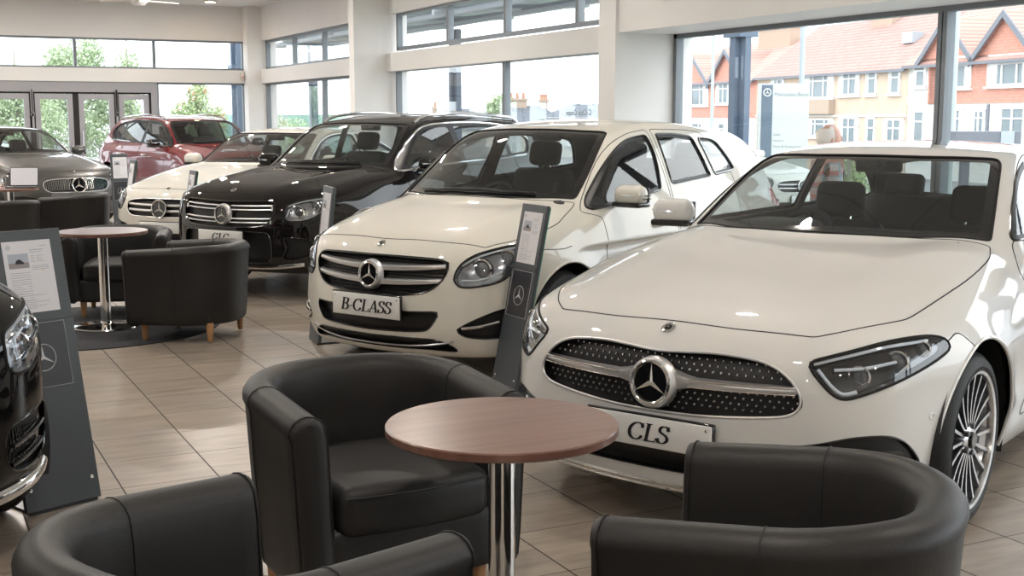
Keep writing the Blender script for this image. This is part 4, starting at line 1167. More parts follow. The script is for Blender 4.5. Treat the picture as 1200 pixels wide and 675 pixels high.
# ceiling lamps, fan, air vent, detector
def downlight(x, y):
    r = empty('ceiling_lamp', (x, y, CEIL)); tag(r, 'round recessed downlight in the white ceiling panels', 'lamp', 'recessed ceiling downlights')
    m = MB(); m.lathe([(.115, -.03), (.150, -.03), (.155, 0), (.115, 0)], 28, cap=False); m.build('trim_ring', 'plate', r)
    m = MB(); m.lathe([(.0, -.012), (.114, -.012)], 24); m.build('lamp_glass', 'lamp_glow', r)
for lx in (-2.6, .9, 4.4):
    for ly in (-2.5, 2.0, 6.5, 11.0, 15.5, 20.0, 24.5): downlight(lx, ly)
r = empty('ceiling_lamp', (6.1, 26.24, CEIL)); tag(r, 'round recessed downlight nearest the far corner column', 'lamp')
m = MB(); m.lathe([(.115, -.03), (.150, -.03), (.155, 0), (.115, 0)], 28, cap=False); m.build('trim_ring', 'plate', r)
m = MB(); m.lathe([(.0, -.012), (.114, -.012)], 24); m.build('lamp_glass', 'lamp_glow', r)
fan = empty('ceiling_fan', (3.73, 20.99, 3.40)); tag(fan, 'white ceiling fan hanging on a rod before the far wall', 'fan')
m = MB(); m.tube([(0, 0, .1), (0, 0, CEIL-3.40)], .016, 8); m.build('rod', 'wall_paint', fan)
m = MB(); m.lathe([(0, -.03), (.09, -.02), (.14, .03), (.13, .10), (.05, .14), (0, .14)], 24); m.build('motor', 'plate', fan)
for k in range(3):
    a = .35+k*2*PI/3; m = MB(); X = Matrix.Rotation(a, 4, 'Z') @ Matrix.Rotation(.2, 4, 'X'); m.rbox((.40, 0, .06), (.30, .06, .008), .007, 6, X); m.box((.1, -.02, .05), (.16, .02, .07), X); m.build('blade', 'wall_paint', fan)
v = empty('air_vent', (6.77, 10.0, 2.72)); tag(v, 'white slatted air vent on the beam over the near window', 'vent')
m = MB(); m.rbox((-.02, 0, .12), (.03, .34, .12), .01, 4); m.build('vent_body', 'plate', v)
m = MB()
for k in range(5): m.box((-.055, -.31, .03+.04*k), (-.045, .31, .04+.04*k))
m.build('slat', 'wall_paint', v)
p = empty('motion_sensor', (7.0, WY-.07, 2.40)); tag(p, 'small cream alarm sensor at the corner on the far beam', 'sensor')
m = MB(); m.rbox((0, -.03, .075), (.045, .035, .075), .025, 6); m.build('sensor_case', 'paint_cream', p)
m = MB(); m.ell((0, -.06, .06), (.03, .015, .03), 12); m.build('sensor_lens', 'sensor_red', p)
# lettering stuck to the glass, made to be read from outside
mat('decal_grey', (.22, .27, .27), .6)
def text_obj(name, body, size, X, material, parent=None, ext=.001, align='LEFT'):
    c = bpy.data.curves.new(name, 'FONT'); c.body = body; c.size = size; c.extrude = ext; c.align_x = align; c.resolution_u = 3
    o = bpy.data.objects.new(name, c); dg = bpy.context.evaluated_depsgraph_get()
    col.objects.link(o); bpy.context.view_layer.update(); me = bpy.data.meshes.new_from_object(o.evaluated_get(bpy.context.evaluated_depsgraph_get()))
    bpy.data.objects.remove(o); me.materials.clear(); me.materials.append(M[material]); me.transform(X)
    q = bpy.data.objects.new(name, me); col.objects.link(q)
    if parent is not None: q.parent = parent
    return q
d = empty('window_lettering', (WX+.092, 12.9, 1.60)); tag(d, 'mirrored grey lettering stuck on the window glass left of the big column', 'sign')
Xd = frame((0, 0, 0), (0, 1, 0), (0, 0, 1), (1, 0, 0))
text_obj('lettering', 'C-Class Coupe', .10, Matrix.Translation((0, 0, .01)) @ Xd, 'decal_grey', d)
text_obj('small_lettering', 'For               with a', .065, Matrix.Translation((0, -.10, .13)) @ Xd, 'decal_grey', d)
# ------------------------------------------------------------ armchairs, tables, display boards
mat('wood_leg', (.45, .24, .11), .45)
def wood_mat():
    m = mat('walnut', (.25, .15, .11), .28, coat=.15, coat_rough=.15); N, Lk, b = nodes(m)
    tc = N.new('ShaderNodeTexCoord'); mp = N.new('ShaderNodeMapping'); nz = N.new('ShaderNodeTexNoise'); rp = N.new('ShaderNodeValToRGB')
    mp.inputs['Rotation'].default_value = (0, 0, .05); mp.inputs['Scale'].default_value = (1.3, 14, 1); nz.inputs['Scale'].default_value = 1.6; nz.inputs['Detail'].default_value = 7; nz.inputs['Roughness'].default_value = .6
    rp.color_ramp.elements[0].position = .3; rp.color_ramp.elements[0].color = (.13, .060, .045, 1); rp.color_ramp.elements[1].position = .72; rp.color_ramp.elements[1].color = (.235, .122, .090, 1)
    Lk.new(tc.outputs['Object'], mp.inputs[0]); Lk.new(mp.outputs[0], nz.inputs['Vector']); Lk.new(nz.outputs['Fac'], rp.inputs['Fac']); Lk.new(rp.outputs[0], b.inputs['Base Color'])
wood_mat()
def chair_shape():
    """front towards -y; returns the plan curve of the wall (centre line, outward normal)"""
    P = []
    w, yf, yb = .305, -.30, .30
    r = .27
    for y in np.linspace(yf, yb-r, 9)[:-1]: P.append((-w-.0*y, y))
    for t in np.linspace(0, 1, 9)[:-1]: a = PI-t*PI/2; P.append((-(w-r)+r*math.cos(a), yb-r+r*math.sin(a)))
    for x in np.linspace(-(w-r), (w-r), 4)[:-1]: P.append((x, yb))
    for t in np.linspace(0, 1, 9): a = PI/2-t*PI/2; P.append(((w-r)+r*math.cos(a), yb-r+r*math.sin(a)))
    for y in np.linspace(yb-r, yf, 9)[1:]: P.append((w, y))
    return P
def make_chair(label, group=None):
    root = empty('armchair', (0, 0, 0)); tag(root, label, 'armchair', group)
    P = chair_shape(); n = len(P); V = []; F = []
    th = .052; zb, zt, zi = .125, .672, .33
    def section(s, e):
        """(outward offset, z) loop; s eases the end caps, e is how far back along the wall we are 0..1"""
        top = zt+.035*e; out = []
        lean = lambda z: .030*(z-zb)/(zt-zb)
        out.append((th*s-.015, zb)); out.append((th*s-.002, zb+.02))
        for z in np.linspace(zb+.1, top-.07, 5): out.append((th*s+lean(z), z))
        for a in np.linspace(0, PI, 9):
            out.append(((th*s+.004)*math.cos(a)+lean(top), top-.05+.05*math.sin(a)*(.55+.45*s)))
        for z in np.linspace(top-.09, zi, 5): out.append((-th*s+lean(z)*.8, z))
        out.append((-th*s, zb+.02))
        return out
    rows = []
    for i, (x, y) in enumerate(P):
        a = P[max(i-1, 0)]; b = P[min(i+1, n-1)]; tx, ty = b[0]-a[0], b[1]-a[1]; l = math.hypot(tx, ty); nx, ny = -ty/l, tx/l
        e = min(1, max(0, (y+.30)/.5)); rows.append((x, y, nx, ny, 1.0, e))
    for sg, idx in ((0, 0), (1, -1)):
        x, y, nx, ny, s, e = rows[idx]
        caps = [(.012, .93), (.022, .80), (.028, .55), (.030, .2)]
        add = [(x, y-d, nx, ny, ss, e) for d, ss in caps]
        rows = add[::-1]+rows if sg == 0 else rows+add
    m = len(section(1, 0))
    for (x, y, nx, ny, s, e) in rows:
        for (o, z) in section(s, e): V.append((x+nx*o, y+ny*o, z))
    k = len(rows)
    for i in range(k-1):
        for j in range(m): l = (j+1) % m; F.append((i*m+j, i*m+l, (i+1)*m+l, (i+1)*m+j))
    F.append(list(range(m))[::-1][::-1]); F.append([(k-1)*m+j for j in range(m)][::-1])
    F = [f[::-1] for f in F]
    link_mesh('shell', V, F, 'leather', root, sharp=math.radians(60))
    # base under the seat
    mb = MB(); mb.rbox((0, -.03, .225), (.285, .285, .10), .03, 6); mb.build('seat_base', 'leather', root)
    mb = MB()                                                           # cushion: rounded box, bowed front
    mb.rbox((0, -.075, .375), (.248, .262, .075), .045, 10)
    mb.V = [(x, y-(.03*(1-(x/.25)**2) if y < -.1 else 0), z+.018*(1-min(1, (x/.25)**2))*(1-min(1, ((y+.07)/.27)**2)) if z > .38 else z) for x, y, z in mb.V]
    cu = mb.build('seat_cushion', 'leather', root, math.radians(70))
    mb = MB(); q = [(x, -.075-.262-.03*(1-(x/.25)**2)-.001, .425) for x in np.linspace(-.235, .235, 16)]; mb.tube(q, .0028, 5); mb.build('piping', 'seam', cu)
    for sx in (-1, 1):
        for sy in (-1, 1):
            mb = MB(); X = Matrix.Translation((sx*.255, sy*.235+.0, 0)); mb.lathe([(.015, 0), (.017, .003), (.024, .10), (.025, .14)], 16, X); mb.build('leg', 'wood_leg', root)
    mb = MB()                                                           # stitched seams
    for ii in (8, len(P)-1-8):
        x, y = P[ii]; a = P[ii-1]; b = P[ii+1]; tx, ty = b[0]-a[0], b[1]-a[1]; l = math.hypot(tx, ty); nx, ny = -ty/l, tx/l
        e = min(1, max(0, (y+.30)/.5)); sec = section(1, e)
        if ii in (16, len(P)-17): sec = sec[10:-1]
        mb.tube([(x+nx*(o+(.0008 if o > 0 else -.0008)), y+ny*(o+(.0008 if o > 0 else -.0008)), z+(.0006 if z > .6 else 0)) for o, z in sec[1:]], .0022, 5)
    for idx in (0, -1):
        x, y = P[idx]; sgn = 1 if idx == 0 else -1
        sec = section(1, 0)[1:]; mb.tube([(x+(-sgn)*o*1.004, y-.008, z+.0006) for o, z in sec], .0024, 5)
    mb.split('seam', 'seam', root)
    return root
def make_table(label):
    root = empty('round_table', (0, 0, 0)); tag(root, label, 'table')
    m = MB(); R = .328; m.lathe([(0, .703), (R-.006, .703), (R, .708), (R, .726), (R-.003, .730), (0, .730)], 96); m.build('tabletop', 'walnut', root, math.radians(25))
    m = MB(); m.lathe([(.0385, .02), (.0385, .695)], 40); m.lathe([(.12, .695), (.12, .703)], 32); m.build('column', 'chrome', root)
    m = MB(); m.lathe([(.24, 0), (.245, .004), (.24, .012), (.06, .022), (.045, .03), (.039, .045)], 64); m.build('foot_plate', 'chrome', root)
    return root
mat('board_grey', (.065, .075, .085), .42); mat('board_dark', (.030, .030, .036), .35); mat('paper', (.72, .72, .76), .6); mat('print_grey', (.30, .30, .34), .7); mat('print_blue', (.28, .36, .50), .6)
mat('print_line', (.52, .52, .56), .7); mat('photo_sky', (.42, .46, .54), .6); mat('photo_ground', (.30, .27, .27), .6); mat('board_star', (.60, .61, .63), .5)
mat('print_orange', (.75, .42, .10), .6)
def ring_star(mb, X, R, r=.0022, z=.0015):
    mb.tube([(R*math.cos(a), R*math.sin(a), z) for a in np.linspace(0, 2*PI, 36, endpoint=False)], r, 5, True, X)
    for k in range(3):
        a = PI/2+k*2*PI/3; w = R*.13
        mb.add([(R*.97*math.cos(a), R*.97*math.sin(a), z), (w*math.cos(a+PI/3), w*math.sin(a+PI/3), z), (0, 0, z+.002), (w*math.cos(a-PI/3), w*math.sin(a-PI/3), z)], [(0, 1, 2), (0, 2, 3)], X)
def make_board(label, W=.285, Ht=1.10, lean=.21):
    """leaning price board; faces -y"""
    root = empty('display_board', (0, 0, 0)); tag(root, label, 'sign board')
    X = Matrix.Rotation(-lean, 4, 'X') @ frame((0, 0, 0), (1, 0, 0), (0, 0, 1), (0, -1, 0))      # x right, y up the board, z towards the reader
    m = MB(); m.rbox((0, Ht/2+.01, -.012), (W/2, Ht/2, .012), .004, 4, X); m.build('panel', 'board_grey', root, smooth=False)
    m = MB(); m.add([(-W/2, 0, -.02), (W/2, 0, -.02), (W/2, 0, .0), (-W/2, 0, .0)], [(0, 1, 2, 3)]); zb = Ht*.55
    m.box((-W/2+.02, .0, 0), (W/2-.02, .30, .012)); m.build('foot', 'board_dark', root, smooth=False)
    pw, ph = .21, .297; py = Ht-.035-ph; px = -pw/2+.008
    m = MB(); m.box((px, py, .0005), (px+pw, py+ph, .0022), X); pap = m.build('price_sheet', 'paper', root, smooth=False)
    m = MB(); rnd = random.Random(5)
    def ln(x0, x1, y, h=.0016): m.box((px+x0, py+y, .0022), (px+x1, py+y+h, .0026), X)
    for k in range(13): yy = .165-.0095*k; ln(.02, .02+rnd.uniform(.04, .08), yy); ln(.088, .105, yy)
    for k in range(4): ln(.115, .115+rnd.uniform(.015, .02), .232-.008*k); ln(.14, .14+rnd.uniform(.02, .04), .232-.008*k)
    for k in range(3): ln(.115, .19, .19-.007*k)
    for k in range(5): ln(.02, .02+rnd.uniform(.08, .17), .05-.008*k)
    ln(.10, .16, .070); ln(.02, .06, .078); ln(.16, .19, .272); ln(.115, .175, .256, .0025)
    m.mat(1); ln(.115, .165, .247, .002); m.mat(2); ln(.155, .163, .170, .004)
    m.build('print', ['print_grey', 'print_blue', 'print_orange'], pap, smooth=False)
    m = MB(); m.box((px+.018, py+.185, .0022), (px+.105, py+.245, .0028), X); m.mat(1); m.box((px+.018, py+.185, .0028), (px+.105, py+.208, .003), X); m.mat(2)
    m.prism([(px+.045, py+.203), (px+.049, py+.213), (px+.056, py+.221), (px+.070, py+.221), (px+.078, py+.212), (px+.084, py+.209), (px+.084, py+.202)], .003, .0036, X)
    m.build('photo', ['photo_sky', 'photo_ground', 'ink'], pap, smooth=False)
    m = MB(); ring_star(m, X @ Matrix.Translation((px+.025, py+.272, .0022)), .009, .0006, .0004); m.build('logo', 'print_grey', pap, smooth=False)
    m = MB(); m.box((-W/2, py-.035, .0), (W/2, py-.018, .006), X); m.build('ledge', 'board_grey', root, smooth=False)
    q0, q1 = py-.31, py-.045
    m = MB(); m.box((-.11, q0, .0), (.118, q1, .003), X); pl = m.build('logo_panel', 'board_dark', root, smooth=False)
    m = MB(); m.tube([(-.11, q0, .003), (.118, q0, .003), (.118, q1, .003), (-.11, q1, .003)], .0016, 4, True, X); m.build('panel_edge', 'board_star', pl)
    m = MB(); ring_star(m, X @ Matrix.Translation((.004, (q0+q1)/2-.01, .003)), .055, .0016); m.build('star_logo', 'board_star', pl, smooth=False)
    m = MB(); m.box((-W/2+.004, py-.30, -.030), (W/2-.004, Ht, -.026), X); m.build('glass_back', 'teal_glass', root, smooth=False)
    m = MB()
    for s in (-1, 1): m.lathe([(.008, 0), (.008, .002), (0, .003)], 12, X @ Matrix.Translation((s*(W/2-.03), .10, .0)))
    m.split('bolt', 'chrome', root)
    return root
CH = 'black leather tub chair '
proto = make_chair(CH+'with its seat towards us, behind the near walnut table')
proto.scale = (1.05, 1.05, 1.05); proto.location = (1.375, 3.80, 0); proto.rotation_euler.z = math.radians(4)
def chair(x, y, facing, label, group=None):
    c = copy_tree(proto); c.location = (x, y, 0); c.rotation_euler.z = math.atan2(facing[1], facing[0])+PI/2
    c['label'] = label
    if 'rug' in label or 'second round' in label: c.location.z = .011
    if y > 6: c.scale.z = .965
    return c
chair(1.84, 2.24, (-.62, .78), CH+'at the lower right, in front of the big white car')
chair(.58, 2.51, (.90, .42), CH+'at the lower left corner, opening towards the near table')
chair(1.90, 9.02, (-.80, .60), CH+'standing half on the round dark rug with its side towards us')
chair(1.62, 10.38, (-.28, -.96), CH+'facing us behind the second round table')
chair(1.95, 15.75, (-.9, .3), CH+'before the dark grey car, next to the laptop table')
chair(1.03, 14.9, (.2, .98), CH+'turned away at the left edge, before the laptop table')
t = make_table('round walnut table on a chrome column, nearest to us'); t.location = (1.49, 3.05, 0)
t = make_table('second round table with a shiny top, on the dark rug'); t.location = (1.38, 9.65, .011)
t = make_table('far round table that carries the open laptop'); t.location = (1.27, 16.25, 0)
noise_tint(mat('rug', (.03, .03, .035), .95), 60, (.022, .022, .026), (.040, .040, .045), bump=.4, bscale=300)
m = MB(); m.lathe([(1.02, 0), (1.02, .006), (1.005, .010), (0, .010)], 96); o = m.build('rug', 'rug', None, math.radians(30)); o.location = (1.22, 9.77, .001); tag(o, 'round dark rug under the second table', 'rug')
def board(x, y, az, label, **k):
    b = make_board(label, **k); b.location = (x, y, 0); b.rotation_euler.z = az; return b
# az = 0 faces -y; -pi/2 faces -x
board(.55, 5.19, .40, 'wide grey price board with a printed sheet at the left edge, behind the black car', W=.33, Ht=1.14, lean=.21)
board(3.06, 6.27, -PI/2+.04, 'grey price board leaning between the cream hatchback and the nearest white car', lean=.20)
board(2.60, 8.38, -PI/2-.08, 'price board seen edge on, beside the left headlight of the hatchback', lean=.12)
board(2.63, 13.05, -PI/2+.02, 'narrow price board standing before the bonnet of the white far coupe', lean=.16, Ht=1.04)
board(2.43, 15.47, -PI/2+.06, 'slim price board standing before the door of the red car', lean=.16, Ht=1.08)
board(2.90, 18.25, .26, 'grey price board facing us between the dark grey coupe and the red car', lean=.05, Ht=1.06, W=.25)
# laptop and cup on the far table
lp = empty('laptop', (1.40, 16.22, .7305), -.33); tag(lp, 'open laptop with a pale screen on the far round table', 'laptop')
m = MB(); m.rbox((0, 0, .009), (.17, .115, .009), .006, 5); m.build('keyboard_base', 'black_plastic', lp)
m = MB(); X = Matrix.Translation((0, .115, .012)) @ Matrix.Rotation(-.22, 4, 'X'); m.rbox((0, 0, .12), (.17, .005, .12), .005, 5, X); sc_ = m.build('lid', 'black_plastic', lp)
mat('screen', (.35, .34, .35), .3, emit=(.62, .60, .62), es=.22)
m = MB(); m.box((-.158, -.0062, .016), (.158, -.0052, .228), X); s2 = m.build('screen', 'screen', sc_, smooth=False)
m = MB()
for k in range(6): m.box((-.12, -.0068, .06+.02*k), (.02+.02*(k % 3), -.0063, .063+.02*k), X)
m.box((-.13, -.0068, .19), (.12, -.0063, .2), X); m.build('screen_text', 'print_line', s2, smooth=False)
cp = empty('coffee_cup', (1.10, 16.28, .7305)); tag(cp, 'white cup on a saucer beside the laptop', 'cup')
m = MB(); m.lathe([(.03, .008), (.045, .03), (.052, .075), (.049, .075), (.04, .03), (0, .02)], 28); m.tube([(.05, 0, .062), (.075, 0, .055), (.072, 0, .035), (.044, 0, .028)], .005, 6); m.build('cup_body', 'plate', cp)
m = MB(); m.lathe([(.04, 0), (.08, .012), (.078, .015), (0, .008)], 28); m.build('saucer', 'plate', cp)
jg = empty('milk_jug', (1.17, 16.44, .7305)); tag(jg, 'small metal jug behind the laptop on the far table', 'jug')
m = MB(); m.lathe([(.035, 0), (.045, .02), (.04, .08), (.032, .11), (.038, .14), (.035, .14), (.03, .11), (0, .02)], 24); m.build('jug_body', 'chrome', jg)
m = MB(); m.tube([(.036, 0, .125), (.07, 0, .11), (.07, 0, .06), (.043, 0, .04)], .005, 6); m.build('jug_handle', 'chrome', jg)
# ------------------------------------------------------------ the visitor between the cars and the window
def shirt_mat():
    m = mat('plaid_shirt', (.7, .5, .5), .8); N, Lk, b = nodes(m)
    tc = N.new('ShaderNodeTexCoord'); sp = N.new('ShaderNodeSeparateXYZ'); Lk.new(tc.outputs['Object'], sp.inputs[0])
    def wave(o, f, w):
        a = N.new('ShaderNodeMath'); a.operation = 'MULTIPLY'; a.inputs[1].default_value = f; Lk.new(o, a.inputs[0])
        c = N.new('ShaderNodeMath'); c.operation = 'FRACT'; Lk.new(a.outputs[0], c.inputs[0])
        d = N.new('ShaderNodeMath'); d.operation = 'LESS_THAN'; d.inputs[1].default_value = w; Lk.new(c.outputs[0], d.inputs[0]); return d.outputs[0]
    def mix(f, c1, c2):
        x = N.new('ShaderNodeMixRGB')
        Lk.new(f, x.inputs[0])
        for i, c in ((1, c1), (2, c2)):
            if isinstance(c, tuple): x.inputs[i].default_value = (*c, 1)
            else: Lk.new(c, x.inputs[i])
        return x.outputs[0]
    c = mix(wave(sp.outputs['Z'], 10.0, .5), (.72, .66, .66), (.70, .30, .28)); c = mix(wave(sp.outputs['X'], 11.0, .22), c, (.34, .52, .62)); c = mix(wave(sp.outputs['Z'], 10.0, .12), c, (.30, .46, .56))
    Lk.new(c, b.inputs['Base Color'])
shirt_mat(); mat('skin', (.62, .36, .29), .5); mat('white_hair', (.75, .74, .72), .8); mat('trousers', (.05, .06, .09), .85); mat('shoe', (.02, .018, .016), .4)
def skin_body(name, J, E, root, material, parent, lv=2):
    """J: list of (x, y, z, rx, ry)"""
    me = bpy.data.meshes.new(name); me.from_pydata([j[:3] for j in J], E, []); me.materials.append(M[material])
    o = bpy.data.objects.new(name, me); col.objects.link(o); o.parent = parent
    o.modifiers.new('skin', 'SKIN'); ly = me.skin_vertices[0] if me.skin_vertices else None
    if ly is None:
        bm_ = bmesh.new(); bm_.from_mesh(me); bm_.verts.layers.skin.verify(); bm_.to_mesh(me); bm_.free(); ly = me.skin_vertices[0]
    for i, j in enumerate(J): ly.data[i].radius = (j[3], j[4]); ly.data[i].use_root = (i == root)
    o.modifiers['skin'].use_smooth_shade = True
    s = o.modifiers.new('sub', 'SUBSURF'); s.levels = lv; s.render_levels = lv
    return o
import bmesh
per = empty('person', (6.98, 8.10, 0), math.radians(-15)); tag(per, 'person with white hair and a plaid shirt standing behind the nearest white car', 'person')
# facing +x in its own frame, 1.53 m tall
J = [(0, 0, .80, .13, .11), (0, 0, .93, .12, .105), (.0, 0, 1.08, .135, .115), (0, 0, 1.20, .13, .10), (0, 0, 1.27, .06, .06), (.01, 0, 1.33, .05, .05),
     (0, .15, 1.215, .06, .055), (-.01, .20, 1.0, .042, .04), (.05, .21, .80, .033, .03), (.08, .20, .75, .026, .02),
     (0, -.15, 1.215, .06, .055), (-.01, -.20, 1.0, .042, .04), (.05, -.21, .80, .033, .03), (.08, -.20, .75, .026, .02),
     (0, .085, .72, .085, .08), (.015, .095, .42, .058, .055), (0, .10, .24, .052, .05), (-.01, .10, .08, .035, .035),
     (0, -.085, .72, .085, .08), (.015, -.095, .42, .058, .055), (0, -.10, .24, .052, .05), (-.01, -.10, .08, .035, .035)]
E_ = [(0, 1), (1, 2), (2, 3), (3, 4), (4, 5), (3, 6), (6, 7), (7, 8), (8, 9), (3, 10), (10, 11), (11, 12), (12, 13), (0, 14), (14, 15), (15, 16), (16, 17), (0, 18), (18, 19), (19, 20), (20, 21)]
body = skin_body('body', J, E_, 0, 'skin', per)
m = MB(); m.ell((.02, 0, 1.415), (.095, .076, .112), 28); m.ell((.045, 0, 1.375), (.065, .058, .075), 20); m.ell((.118, 0, 1.405), (.018, .013, .022), 10); m.ell((.0, .078, 1.405), (.018, .01, .03), 10); m.ell((.0, -.078, 1.405), (.018, .01, .03), 10)
m.tube([(.098, -.024, 1.362), (.107, 0, 1.360), (.098, .024, 1.362)], .005, 6); m.build('head', 'skin', body)
m = MB()
for s in (-1, 1): m.ell((.098, s*.030, 1.423), (.012, .013, .008), 10)
m.split('eye', 'ink', body)
m = MB()
V0 = len(m.V); m.ell((.0, 0, 1.425), (.104, .088, .106), 28)
m.F = [f for f in m.F if all((m.V[i][0] < .035 and m.V[i][2] > 1.34 and not (m.V[i][2] > 1.50 and abs(m.V[i][1]) < .05)) for i in f)]; m.m = [0]*len(m.F)
m.build('hair', 'white_hair', body)
def hand(x, y, z, sd):
    m = MB(); m.rbox((x, y, z), (.020, .012, .042), .012, 5)
    for k in range(4):
        fx = x-.015+.010*k; L = (.058, .068, .064, .050)[k]; m.tube([(fx, y, z-.035), (fx+.004, y-sd*.004, z-.035-L*.5), (fx+.008, y-sd*.016, z-.035-L)], [.0085, .0078, .006], 8)
    m.tube([(x+.018, y, z+.015), (x+.038, y-sd*.008, z-.012), (x+.043, y-sd*.014, z-.04)], [.010, .009, .007], 8); return m
for sd in (1, -1): hand(.09, sd*.20, .70, sd).build('hand', 'skin', body)
SJ = [(0, 0, .80, .15, .125), (0, 0, .93, .14, .12), (0, 0, 1.08, .15, .125), (0, 0, 1.20, .145, .11), (0, 0, 1.265, .068, .066), (0, .15, 1.215, .072, .066), (-.01, .205, 1.0, .056, .052), (.03, .21, .86, .048, .044), (0, -.15, 1.215, .072, .066), (-.01, -.205, 1.0, .056, .052), (.03, -.21, .86, .048, .044)]
skin_body('shirt', SJ, [(0, 1), (1, 2), (2, 3), (3, 4), (3, 5), (5, 6), (6, 7), (3, 8), (8, 9), (9, 10)], 0, 'plaid_shirt', per)
TJ = [(0, 0, .82, .145, .12), (0, .085, .70, .10, .09), (.015, .095, .42, .075, .07), (0, .10, .10, .065, .06), (0, -.085, .70, .10, .09), (.015, -.095, .42, .075, .07), (0, -.10, .10, .065, .06)]
skin_body('trousers', TJ, [(0, 1), (1, 2), (2, 3), (0, 4), (4, 5), (5, 6)], 0, 'trousers', per)
for s in (-1, 1): m = MB(); m.rbox((.04, s*.10, .045), (.13, .045, .045), .04, 8); m.build('shoe', 'shoe', per)
# ------------------------------------------------------------ outside
noise_tint(mat('tarmac', (.25, .25, .26), .9), 3, (.22, .22, .23), (.30, .30, .31)); noise_tint(mat('verge', (.2, .3, .1), .95), 6, (.16, .24, .09), (.28, .36, .16))
mat('steel_blue', (.10, .135, .19), .5, .1); mat('canopy_grey', (.24, .29, .38), .6); mat('pale_metal', (.40, .44, .48), .5, .2)
mat('white_frame', (.80, .80, .80), .5); mat('pane_dark', (.16, .20, .22), .15); mat('curtain', (.62, .60, .52), .7); mat('gutter', (.16, .17, .20), .6)
noise_tint(mat('render_tan', (.52, .36, .24), .9), 1.5, (.54, .41, .31), (.62, .49, .38)); noise_tint(mat('render_white', (.70, .68, .64), .9), 1.5, (.68, .66, .62), (.76, .74, .70))
def brick_mat(name, c1, c2, mo, w=.22, h=.075, ms=.012):
    m = mat(name, c1, .9); N, Lk, b = nodes(m); t = N.new('ShaderNodeTexBrick'); tc = N.new('ShaderNodeTexCoord'); mp = N.new('ShaderNodeMapping')
    mp.inputs['Rotation'].default_value = (PI/2, 0, 0)
    t.inputs['Scale'].default_value = 1; t.inputs['Brick Width'].default_value = w; t.inputs['Row Height'].default_value = h; t.inputs['Mortar Size'].default_value = ms
    t.inputs['Color1'].default_value = (*c1, 1); t.inputs['Color2'].default_value = (*c2, 1); t.inputs['Mortar'].default_value = (*mo, 1)
    sp = N.new('ShaderNodeSeparateXYZ'); cb = N.new('ShaderNodeCombineXYZ'); Lk.new(tc.outputs['Object'], sp.inputs[0])
    Lk.new(sp.outputs['X'], cb.inputs[0]); Lk.new(sp.outputs['Z'], cb.inputs[1]); Lk.new(cb.outputs[0], t.inputs['Vector']); Lk.new(t.outputs['Color'], b.inputs['Base Color'])
brick_mat('red_tile_wall', (.56, .25, .19), (.62, .30, .23), (.46, .21, .16), .20, .12, .01)
brick_mat('roof_tile', (.46, .27, .23), (.52, .31, .26), (.32, .18, .15), .30, .16, .02); brick_mat('roof_tile_dark', (.36, .22, .19), (.41, .26, .23), (.25, .15, .13), .30, .16, .02)
mat('chimney_brick', (.42, .32, .25), .9); mat('pot', (.50, .27, .19), .8)
m = MB(); m.box((-60, -40, -.30), (14, 140, -.14)); o = m.build('forecourt', 'tarmac', None, smooth=False); tag(o, kind='structure')
m = MB(); m.add([(14, -40, -.14), (24, -40, -1.0), (24, 140, -1.0), (14, 140, -.14)], [(0, 1, 2, 3)]); o = m.build('verge_bank', 'verge', None, smooth=False); tag(o, kind='structure')
m = MB(); m.box((24, -60, -1.3), (160, 200, -1.0)); o = m.build('road', 'tarmac', None, smooth=False); tag(o, kind='structure')
# canopy with its posts
for y in (-5.3, 4.7, 14.7, 24.8, 34.9, 29.3):
    p = empty('canopy_post', (11 if y != 29.3 else 7.38, y, -.14)); tag(p, {14.7: 'dark blue steel post outside the near window, left of the totem sign', 24.8: 'dark blue steel post outside the middle window', 34.9: 'dark blue steel post outside the window by the far corner', 29.3: 'dark blue steel post outside the far wall, beside the corner column'}.get(y, 'dark blue steel post outside, right of the view'), 'post', 'canopy posts' if y < 10 else None)
    m = MB(); m.box((-.13, -.05, 0), (.13, .05, 3.6)); m.box((-.05, -.19, 0), (.05, .19, 3.6)); m.box((-.16, -.20, 2.86), (.16, .20, 2.95)); m.build('shaft', 'steel_blue', p, smooth=False)
    m = MB(); m.box((-.3, -.3, 0), (.3, .3, .05)); m.build('base_plate', 'steel_blue', p, smooth=False)
cn = empty('canopy_roof', (10, 24, 3.4)); tag(cn, 'pale grey canopy roof over the forecourt outside the upper windows', 'canopy')
X = Matrix.Translation((-10, -24, -3.4))
m = MB(); m.add([(9.1, 17.4, 3.68), (12.6, 17.4, 3.95), (12.6, 35.5, 3.95), (9.1, 35.5, 3.68), (9.1, 17.4, 3.78), (12.6, 17.4, 4.05), (12.6, 35.5, 4.05), (9.1, 35.5, 3.78)], [(0, 3, 2, 1), (4, 5, 6, 7), (0, 1, 5, 4), (1, 2, 6, 5), (2, 3, 7, 6), (3, 0, 4, 7)], X); m.build('roof_sheet', 'canopy_grey', cn, smooth=False)
for y in np.arange(18.2, 35.5, 3.3):
    m = MB(); m.tube([(9.1, y, 3.52), (12.4, y, 3.78)], .07, 6, X=X); m.build('canopy_rib', 'pale_metal', cn)
m = MB(); m.tube([(9.4, 17.4, 3.50), (9.4, 35.5, 3.50)], .06, 8, X=X); m.tube([(11.0, 17.4, 3.60), (11.0, 35.5, 3.60)], .08, 8, X=X); m.split('purlin', 'pale_metal', cn)
m = MB(); m.box((9.1, 24.0, 3.2), (9.4, 24.35, 3.45), X); m.build('floodlight', 'pale_metal', cn, smooth=False)
